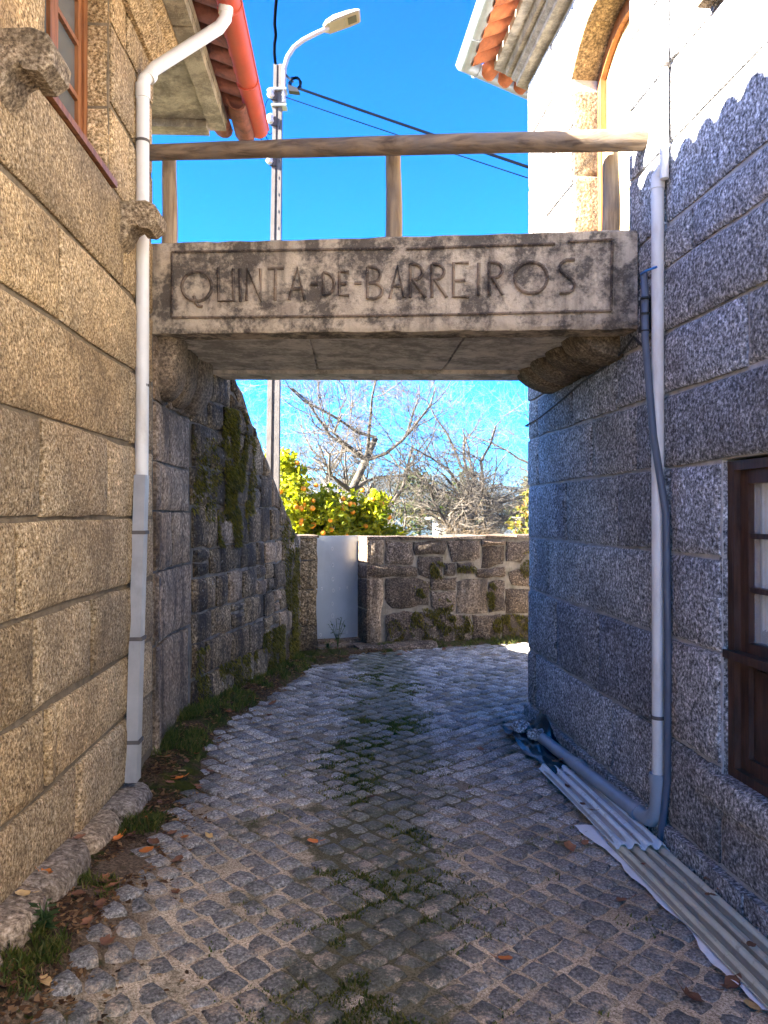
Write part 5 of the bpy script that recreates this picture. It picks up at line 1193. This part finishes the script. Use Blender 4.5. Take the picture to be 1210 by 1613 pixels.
for _ in range(70000):                                # short growth between the wheel tracks
    y = rng.uniform(2.2, 8.2); x = -.02 + .11 * nz(0, y, .7, 3) + .05 * (y - 4) * (y > 4) * .4 + rng.gauss(0, .22)
    if nz(x, y, 2.3, 31) + .35 * nz(x, y, 9, 32) < .10 + .02 * abs(y - 4): continue
    if not on_road(x, y): continue
    pts.append((x, y, road_z(x, y), 0, 0, .24))
for _ in range(5000):
    px, py = rng.uniform(560, 1150), rng.uniform(1080, 1600); p = on_ground(px, py)
    if not on_road(p.x, p.y) or nz(p.x, p.y, 3.4, 51) < .32: continue
    pts.append((p.x, p.y, road_z(p.x, p.y), 0, 0, .4))
blades(pts, M['grass'], 'grass', None, .025, .075, .0032, .45, rng, kind='stuff')
lv = []; lf_ = []
for _ in range(9000):                                 # crumbled leaf litter trodden into the verge
    y = rng.uniform(1.9, 9.0); x0 = XL(y) + .14 if y < 4.4 else None
    if x0 is None:
        for (xa, ya), (xb, yb) in zip(foot_left[:-1], foot_left[1:]):
            if ya <= y <= yb: x0 = xa + (xb - xa) * (y - ya) / (yb - ya)
        if x0 is None: x0 = -.9 + (y - 8.3) * 1.2
    x = x0 + abs(rng.gauss(.03, .15))
    if nz(x, y, 4, 77) < -.15: continue
    z = max(verge_z(x, y), road_z(x, y)) + rng.uniform(.001, .006); r_ = rng.uniform(.004, .014); a = rng.uniform(0, 6.28); t1, t2 = rng.uniform(-.4, .4), rng.uniform(-.4, .4)
    b0 = len(lv)
    for q in (0, 1, 2, 3):
        w = a + q * 1.57 + rng.uniform(-.4, .4); rr = r_ * (1.5 if q % 2 else .8); dx, dy = math.cos(w) * rr, math.sin(w) * rr; lv.append((x + dx, y + dy, z + dx * t1 + dy * t2))
    lf_.append((b0, b0 + 1, b0 + 2, b0 + 3))
obj('leaf_litter', MB().add(lv, lf_), M['litter'], None, False, False, kind='stuff')
def leafy_weed(loc, h, n_, label, seed):
    rg = random.Random(seed); t = thing('weed', label, 'plant'); st = MB(); lv = MB()
    for k in range(n_):
        a = rg.uniform(0, 2 * PI); L_ = h * rg.uniform(.55, 1.05); lean = rg.uniform(.1, .55)
        P = [Vector(loc) + Vector((math.cos(a) * lean * L_ * s * s, math.sin(a) * lean * L_ * s * s, L_ * s)) for s in lin(0, 1, 5)]
        st.tube(P, .0025, 4)
        for q in range(5):
            s = .35 + .65 * q / 4; c = Vector(loc) + Vector((math.cos(a) * lean * L_ * s * s, math.sin(a) * lean * L_ * s * s, L_ * s)); w = rg.uniform(0, 2 * PI); ln = rg.uniform(.03, .06)
            dv = Vector((math.cos(w), math.sin(w), rg.uniform(-.3, .5))).normalized(); sv = dv.cross(Vector((0, 0, 1))).normalized() * ln * .28
            lv.add([c, c + dv * ln * .5 + sv, c + dv * ln, c + dv * ln * .5 - sv], [(0, 1, 2, 3)])
    obj('stem', st, M['weed'], t); obj('foliage', lv, M['weed'], t, False, False)
q = wf_(-.66, .06, .10); leafy_weed((q[0], q[1], .02), .34, 9, 'leafy green weed growing in front of the metal gate', 5)
q = wf_(-.78, .06, .12); leafy_weed((q[0], q[1], .0), .15, 7, 'small low weed at the foot of the gate, left of the leafy one', 6)
q = on_ground(70, 1470); leafy_weed((q.x, q.y, verge_z(q.x, q.y)), .10, 7, 'green weed beside the stone ledge in the left foreground', 8)
def leaf_mesh(seed, mat, lobed):
    rg = random.Random(seed); n_ = 16; P = []; cu = rg.uniform(.5, 1.6); tw = rg.uniform(-.5, .5)
    for k in range(n_):
        w = 2 * PI * k / n_; r = .029 * (1 + (.17 * math.cos(5 * w + .6) if lobed else 0) + .25 * math.cos(w)) * rg.uniform(.82, 1.15); x, y = math.cos(w) * r * 1.25, math.sin(w) * r * .85
        P.append((x, y, .004 + cu * (y * y * 9 + x * x * 4) + tw * x * y * 6 + rg.uniform(-.002, .002)))
    mid_ = [(p[0] * .5, p[1] * .5, p[2] * .35) for p in P]
    v = P + mid_ + [(0, 0, .002)]; f = [(k, (k + 1) % n_, n_ + (k + 1) % n_, n_ + k) for k in range(n_)] + [(n_ + k, n_ + (k + 1) % n_, 2 * n_) for k in range(n_)]
    mb = MB().add(v, f); mb.tube([(-.03, 0, .006), (-.05, .002, .012), (-.065, .006, .02)], .0016, 4); return mb.mesh('fallen_leaf', mat, True, False)
LM = {k: [leaf_mesh(s + 10 * i, M[k], i % 2 == 0) for i, s in enumerate((1, 2, 3, 4))] for k in ('leaf_brown', 'leaf_orange', 'leaf_pale')}
def leaf(x, y, z, kind, label, s=1.0, group=None):
    o = link('fallen_leaf', rng.choice(LM[kind]), None); o.location = (x, y, z); o.rotation_euler = (rng.uniform(-.25, .25), rng.uniform(-.25, .25), rng.uniform(0, 6.28)); o.scale = (s, s, s)
    tag(o, label, 'leaf', group); return o
G = 'dry leaves fallen on the lane'
for (px, py, kind, s, label) in ((792, 1513, 'leaf_orange', .75, 'bright orange leaf on the cobbles in the right foreground'), (495, 1328, 'leaf_orange', .85, 'flat orange leaf on the cobbles left of the grassy centre strip'),
        (622, 1326, 'leaf_pale', .7, 'pale leaf on the cobbles beside the centre moss'), (586, 1257, 'leaf_brown', 1.0, 'brown leaf standing on the mossy middle of the lane'),
        (897, 1338, 'leaf_brown', 1.15, 'large brown leaf just left of the white plastic strip'), (980, 1421, 'leaf_brown', .95, 'dark brown leaf left of the cream corrugated sheet'),
        (1085, 1570, 'leaf_brown', 1.0, 'curled brown leaf in the bottom right foreground'), (1150, 1556, 'leaf_brown', 1.2, 'biggest brown leaf by the torn gap of the plastic strip'),
        (1185, 1590, 'leaf_pale', 1.0, 'pale leaf by the plastic strip in the bottom right corner'), (283, 1238, 'leaf_orange', .9, 'orange leaf on the grassy verge past the downpipe'),
        (230, 1291, 'leaf_orange', .8, 'orange leaf in the grass below the downpipe foot'), (278, 1294, 'leaf_pale', .7, 'pale leaf on the soil right of the downpipe foot'),
        (428, 1110, 'leaf_brown', 1.1, 'brown leaf on the cobbles where the verge narrows'), (920, 1330, 'leaf_brown', .7, 'small brown leaf beside the big one near the plastic strip'),
        (758, 1182, 'leaf_brown', .8, 'dark leaf on the blue cobbles near the tarp'), (652, 1092, 'leaf_brown', .9, 'dark leaf in the middle of the far cobbles'), (628, 1033, 'leaf_brown', 1.2, 'brown leaf at the foot of the garden wall')):
    p = on_ground(px, py); leaf(p.x, p.y, max(verge_z(p.x, p.y) if p.x < -.6 else -9, ground_z(p.x, p.y)) + .006, kind, label, s)
for (u, d, kind, label) in ((2.92, .06, 'leaf_orange', 'orange leaf lying on the stone ledge'), (3.3, .05, 'leaf_brown', 'brown leaf lying on the stone ledge near the wall'), (2.72, .07, 'leaf_pale', 'pale leaf lying on the near end of the stone ledge')):
    q = wl(u, 0, d); leaf(q[0], q[1], 0.275 - 0.14 * max(0, min(1.15, (u - 2.4) / 1.7)) + .006, kind, label, .7)
for k in range(110):
    if k < 74:
        y = rng.uniform(2.2, 8.6); fx = min(foot_left, key=lambda p: abs(p[1] - y))[0]; x = (XL(y) + .13 if y < 4.3 else -9)
        if x < -5:
            for (xa, ya), (xb, yb) in zip(foot_left[:-1], foot_left[1:]):
                if ya <= y <= yb: x = xa + (xb - xa) * (y - ya) / (yb - ya)
        x += abs(rng.gauss(.02, .16)) + .03; z = max(verge_z(x, y), road_z(x, y) + .01)
        kd = rng.choice(('leaf_brown', 'leaf_brown', 'leaf_brown', 'leaf_brown', 'leaf_orange', 'leaf_pale')); cn = {'leaf_brown': 'brown', 'leaf_orange': 'orange', 'leaf_pale': 'pale yellowish'}[kd]; wh = 'in the soil below the tan house wall' if y < 4.5 else ('in the grass below the dark curving wall' if y < 7.2 else 'in the far verge near the gate pillar')
        leaf(x, y, z + .006, kd, cn + ' dry leaf lying ' + wh, rng.uniform(.45, .95), cn + ' leaves ' + wh)
    elif k < 92:
        t = rng.random(); x = -.2 + 2.2 * t; y = 9.0 + .85 * t - rng.uniform(.05, .35); leaf(x, y, max(verge_z(x, y), road_z(x, y) + .012) + .005, 'leaf_brown', 'dry leaf at the foot of the far garden wall', rng.uniform(.5, 1.0), G + ' under the garden wall')
    else:
        t = rng.random(); y = 2.4 + 2.7 * t; x = 1.48 - .13 * (y - 2.3) + rng.uniform(-.12, .16); leaf(x, y, ground_z(x, y) + .065 if abs(x - (1.485 - .13 * (y - 2.2))) < .16 else ground_z(x, y) + .02, 'leaf_brown', 'dry leaf lying on and around the corrugated sheets', rng.uniform(.35, .8), G + ' on the corrugated sheets')

# ------------------------------------------------------------------ garden beyond the wall
rng = random.Random(101)
def bare_tree(base, trunk_pts, r0, seed, label, mat, up, depth=5, spread=.75, twig=1.0, name='bare_tree', group=None, nlimb=7, length=1.5):
    rg = random.Random(seed); t = thing(name, label, 'tree', group); tk = MB(); tw = MB()
    base = Vector(base); P = [base + Vector(p) for p in trunk_pts]
    def limb(p, d, L_, r, dep):
        n_ = 5 if dep > 1 else 4; pts_ = [p.copy()]; q = p.copy(); d = d.normalized(); rs = [r]
        for k in range(n_):
            d = (d + Vector((rg.gauss(0, .26), rg.gauss(0, .26), rg.gauss(0, .2) + up * (1 if dep > 2 else .3)))).normalized(); q = q + d * (L_ / n_); pts_.append(q.copy()); rs.append(r * (1 - .62 * (k + 1) / n_))
        (tk if dep >= depth - 1 else tw).tube(pts_, rs, 6 if dep >= depth - 1 else (4 if dep > 2 else 3), False)
        if dep <= 1: return
        m = rg.randint(4, 6) if dep > 2 else rg.randint(3, 5)
        for k in range(m):
            i = rg.randint(1, n_); dd = (pts_[i] - pts_[i - 1]).normalized(); ax = Vector((rg.gauss(0, 1), rg.gauss(0, 1), rg.gauss(0, 1))).normalized()
            dn = (dd + (ax - dd * ax.dot(dd)).normalized() * rg.uniform(.6, 1.3) * spread); limb(pts_[i], dn, L_ * rg.uniform(.45, .78), max(.0026 * twig, rs[i] * .56), dep - 1)
    n_ = len(P); rr = [r0 * (1 - .55 * k / (n_ - 1)) for k in range(n_)]; tk.tube(P, rr, 9, True, .05, rg)
    for k in range(nlimb):
        i = rg.randint(max(1, n_ // 2), n_ - 1); w = 2 * PI * k / nlimb + rg.uniform(-.4, .4)
        limb(P[i], Vector((math.cos(w), math.sin(w), rg.uniform(.15, 1.0))), length * rg.uniform(.7, 1.2), rr[i] * .6, depth)
    obj('trunk', tk, mat, t, True, False); obj('crown', tw, mat, t, False, False); return t
bare_tree((-.66, 15, -1.25), [(0, 0, 0), (.02, 0, .9), (.0, 0, 1.9), (.12, 0, 2.6), (.02, 0, 3.3), (.30, 0, 3.9), (.5, 0, 4.35)], .13, 3, 'bare pale grey tree with a forked trunk above the orange trees', M['bark'], .10, 5, .8, nlimb=11, length=1.9)
bare_tree((-1.55, 17.5, -1.3), [(0, 0, 0), (.1, 0, 1.4), (.2, 0, 2.5), (.1, 0, 3.2), (.3, 0, 3.9)], .10, 8, 'bare tree behind the orange trees, next to the pole', M['bark'], .08, 5, .8, nlimb=9, length=1.8)
bare_tree((.25, 14.5, -1.25), [(0, 0, 0), (.1, 0, 1.3), (.45, 0, 2.1), (1.0, 0, 2.55), (1.5, 0, 2.9)], .12, 15, 'bare tree with a long leaning limb right of the orange trees', M['bark'], .04, 5, .8, nlimb=9, length=1.7)
bare_tree((1.75, 16.0, -1.25), [(0, 0, 0), (-.05, 0, 1.3), (.1, 0, 2.3), (.0, 0, 3.1), (.15, 0, 3.6)], .13, 23, 'bare dense twiggy tree in the middle of the garden', M['bark'], .0, 5, .85, nlimb=11, length=1.9)
bare_tree((3.0, 17.0, -1.3), [(0, 0, 0), (-.1, 0, 1.5), (.05, 0, 2.6), (.3, 0, 3.5), (.3, 0, 4.0)], .12, 31, 'bare tree half hidden by the corner of the grey house', M['bark'], .03, 5, .8, nlimb=10, length=1.9)
for (x, y, s, lab) in ((.85, 13.2, 41, 'tan bare shrub with drooping twigs right of the orange trees'), (1.6, 12.9, 47, 'tan bare shrub with drooping twigs in front of the white shed'), (2.1, 14.0, 53, 'tan bare shrub left of the reddish shrub')):
    bare_tree((x, y, -1.1), [(0, 0, 0), (.02, 0, .6), (0, 0, 1.2), (.05, 0, 1.75)], .07, s, lab, M['bark_tan'], -.16, 5, 1.0, name='bare_shrub', nlimb=11, length=1.15)
def leafy(base, blobs, n_, lsize, mat, label, seed, name, cat, fruit=0, th=.09, group=None, bark='bark_dark'):
    rg = random.Random(seed); t = thing(name, label, cat, group); base = Vector(base); tk = MB(); top = max(b_[2] for b_ in blobs)
    tk.tube([base, base + Vector((.03, 0, top * .35)), base + Vector((-.02, 0, top * .7))], [th, th * .8, th * .5], 8)
    for b_ in blobs: tk.tube([base + Vector((.02, 0, top * .3)), base + Vector((b_[0] * .5, b_[1] * .5, b_[2] * .6)), base + Vector(b_[:3])], [th * .5, th * .35, th * .12], 5)
    obj('trunk', tk, M[bark], t, True)
    lv = MB(); tot = sum(b_[3] ** 2 for b_ in blobs)
    for b_ in blobs:
        clumps = [Vector((rg.gauss(0, 1), rg.gauss(0, 1), rg.gauss(0, 1))).normalized() * b_[3] * rg.uniform(.55, 1.05) for _ in range(16)]
        for _ in range(int(n_ * b_[3] ** 2 / tot)):
            c = base + Vector(b_[:3]) + rg.choice(clumps) + Vector((rg.gauss(0, .17), rg.gauss(0, .17), rg.gauss(0, .17))) * b_[3]
            ln = lsize * rg.uniform(.6, 1.25); d = Vector((rg.gauss(0, 1), rg.gauss(0, 1), rg.gauss(0, .8) - .1)).normalized(); s_ = d.cross(Vector((rg.gauss(0, 1), rg.gauss(0, 1), rg.gauss(0, 1)))).normalized() * ln * .27; up_ = d.cross(s_).normalized() * ln * .10
            lv.add([c, c + d * ln * .5 + s_ + up_, c + d * ln, c + d * ln * .5 - s_ + up_], [(0, 1, 2), (0, 2, 3)])
    obj('crown', lv, M[mat], t, False, False)
    if fruit:
        import bmesh
        global OM
        if 'OM' not in globals():
            bm = bmesh.new(); bmesh.ops.create_uvsphere(bm, u_segments=10, v_segments=7, radius=.042); OM = bpy.data.meshes.new('orange'); bm.to_mesh(OM); bm.free(); OM.materials.append(M['orange_skin']); OM.polygons.foreach_set('use_smooth', [True] * len(OM.polygons))
        for k in range(fruit):
            b_ = rg.choice(blobs); v = Vector((rg.gauss(0, 1), -abs(rg.gauss(0, 1)) - .5, rg.gauss(0, 1))).normalized() * b_[3] * rg.uniform(.95, 1.2)
            o = link('orange', OM, t); o.location = base + Vector(b_[:3]) + v; k_ = rg.uniform(.85, 1.15); o.scale = (k_, k_, k_ * .95)
    return t
leafy((-1.50, 12.7, -1.1), [(0, 0, 2.95, .46), (-.2, .1, 3.4, .36), (.35, 0, 2.5, .55), (-.25, 0, 2.3, .45), (.0, -.1, 1.8, .5)], 7000, .12, 'citrus', 'orange tree full of fruit beside the utility pole', 4, 'orange_tree', 'tree', 40, group='orange trees behind the gate')
leafy((-.82, 12.9, -1.1), [(0, 0, 2.55, .42), (.25, 0, 2.2, .42), (-.3, 0, 2.3, .45), (.05, 0, 1.8, .5)], 6000, .12, 'citrus', 'orange tree right above the metal gate', 9, 'orange_tree', 'tree', 24, group='orange trees behind the gate')
leafy((-.22, 13.1, -1.1), [(-.05, 0, 2.72, .38), (.2, 0, 2.25, .40), (-.2, 0, 2.1, .42), (.42, 0, 1.85, .3)], 5500, .12, 'citrus', 'orange tree above the right gate jamb, the rightmost one', 14, 'orange_tree', 'tree', 20, group='orange trees behind the gate')
leafy((2.55, 12.6, -1.0), [(0, 0, 2.6, .36), (.15, 0, 2.0, .45), (-.1, 0, 1.5, .42), (.2, 0, 3.0, .25), (-.22, 0, 2.2, .3)], 3000, .10, 'shrub', 'green and reddish leafy shrub at the corner of the grey house', 19, 'leafy_shrub', 'shrub', 0, .05)
leafy((.55, 14.5, -1.2), [(0, 0, 1.9, .35), (.4, 0, 1.7, .35), (-.35, 0, 1.75, .3)], 1500, .10, 'far_green', 'low dark green bush behind the tan twigs', 25, 'low_bush', 'shrub', 0, .05)
sh_ = thing('white_shed', 'small white shed with a flat roof behind the bare shrubs', 'shed')
SX0, SX1, SY = 1.7, 4.4, 24.0
mb = MB(); mb.box(SX0, SX1, SY, SY + 3, -1.8, 1.42); w_ = obj('wall', mb, M['plaster'], sh_)
mb = MB(); mb.hexa([(SX0 - .25, SY - .3, 1.425), (SX1 + .25, SY - .3, 1.425), (SX1 + .25, SY + 3.3, 1.44), (SX0 - .25, SY + 3.3, 1.44), (SX0 - .25, SY - .3, 1.50), (SX1 + .25, SY - .3, 1.50), (SX1 + .25, SY + 3.3, 1.51), (SX0 - .25, SY + 3.3, 1.51)]); obj('roof', mb, M['concrete_soffit'], sh_)
mb = MB(); mb.box(2.9, 3.5, SY - .05, SY - .005, -.2, 1.15); obj('window', mb, M['inner'], sh_)
for (x, y, h, s) in ((-8, 60, 7, 1), (-2.5, 75, 7.5, 2), (3, 66, 7, 3), (8.5, 80, 8, 4), (14, 70, 7, 5)):
    leafy((x, y, land_z(x, y) - .2), [(0, 0, h * .6, h * .3), (h * .22, 0, h * .45, h * .22), (-h * .2, .2, h * .42, h * .24), (0, 0, h * .85, h * .16)], 1800, .5, 'far_green', ('farthest left', 'second from the left', 'middle', 'second from the right', 'farthest right')[s - 1] + ' of the distant green trees beyond the garden', 200 + s, 'distant_tree', 'tree', 0, .2, group='distant trees below the garden')
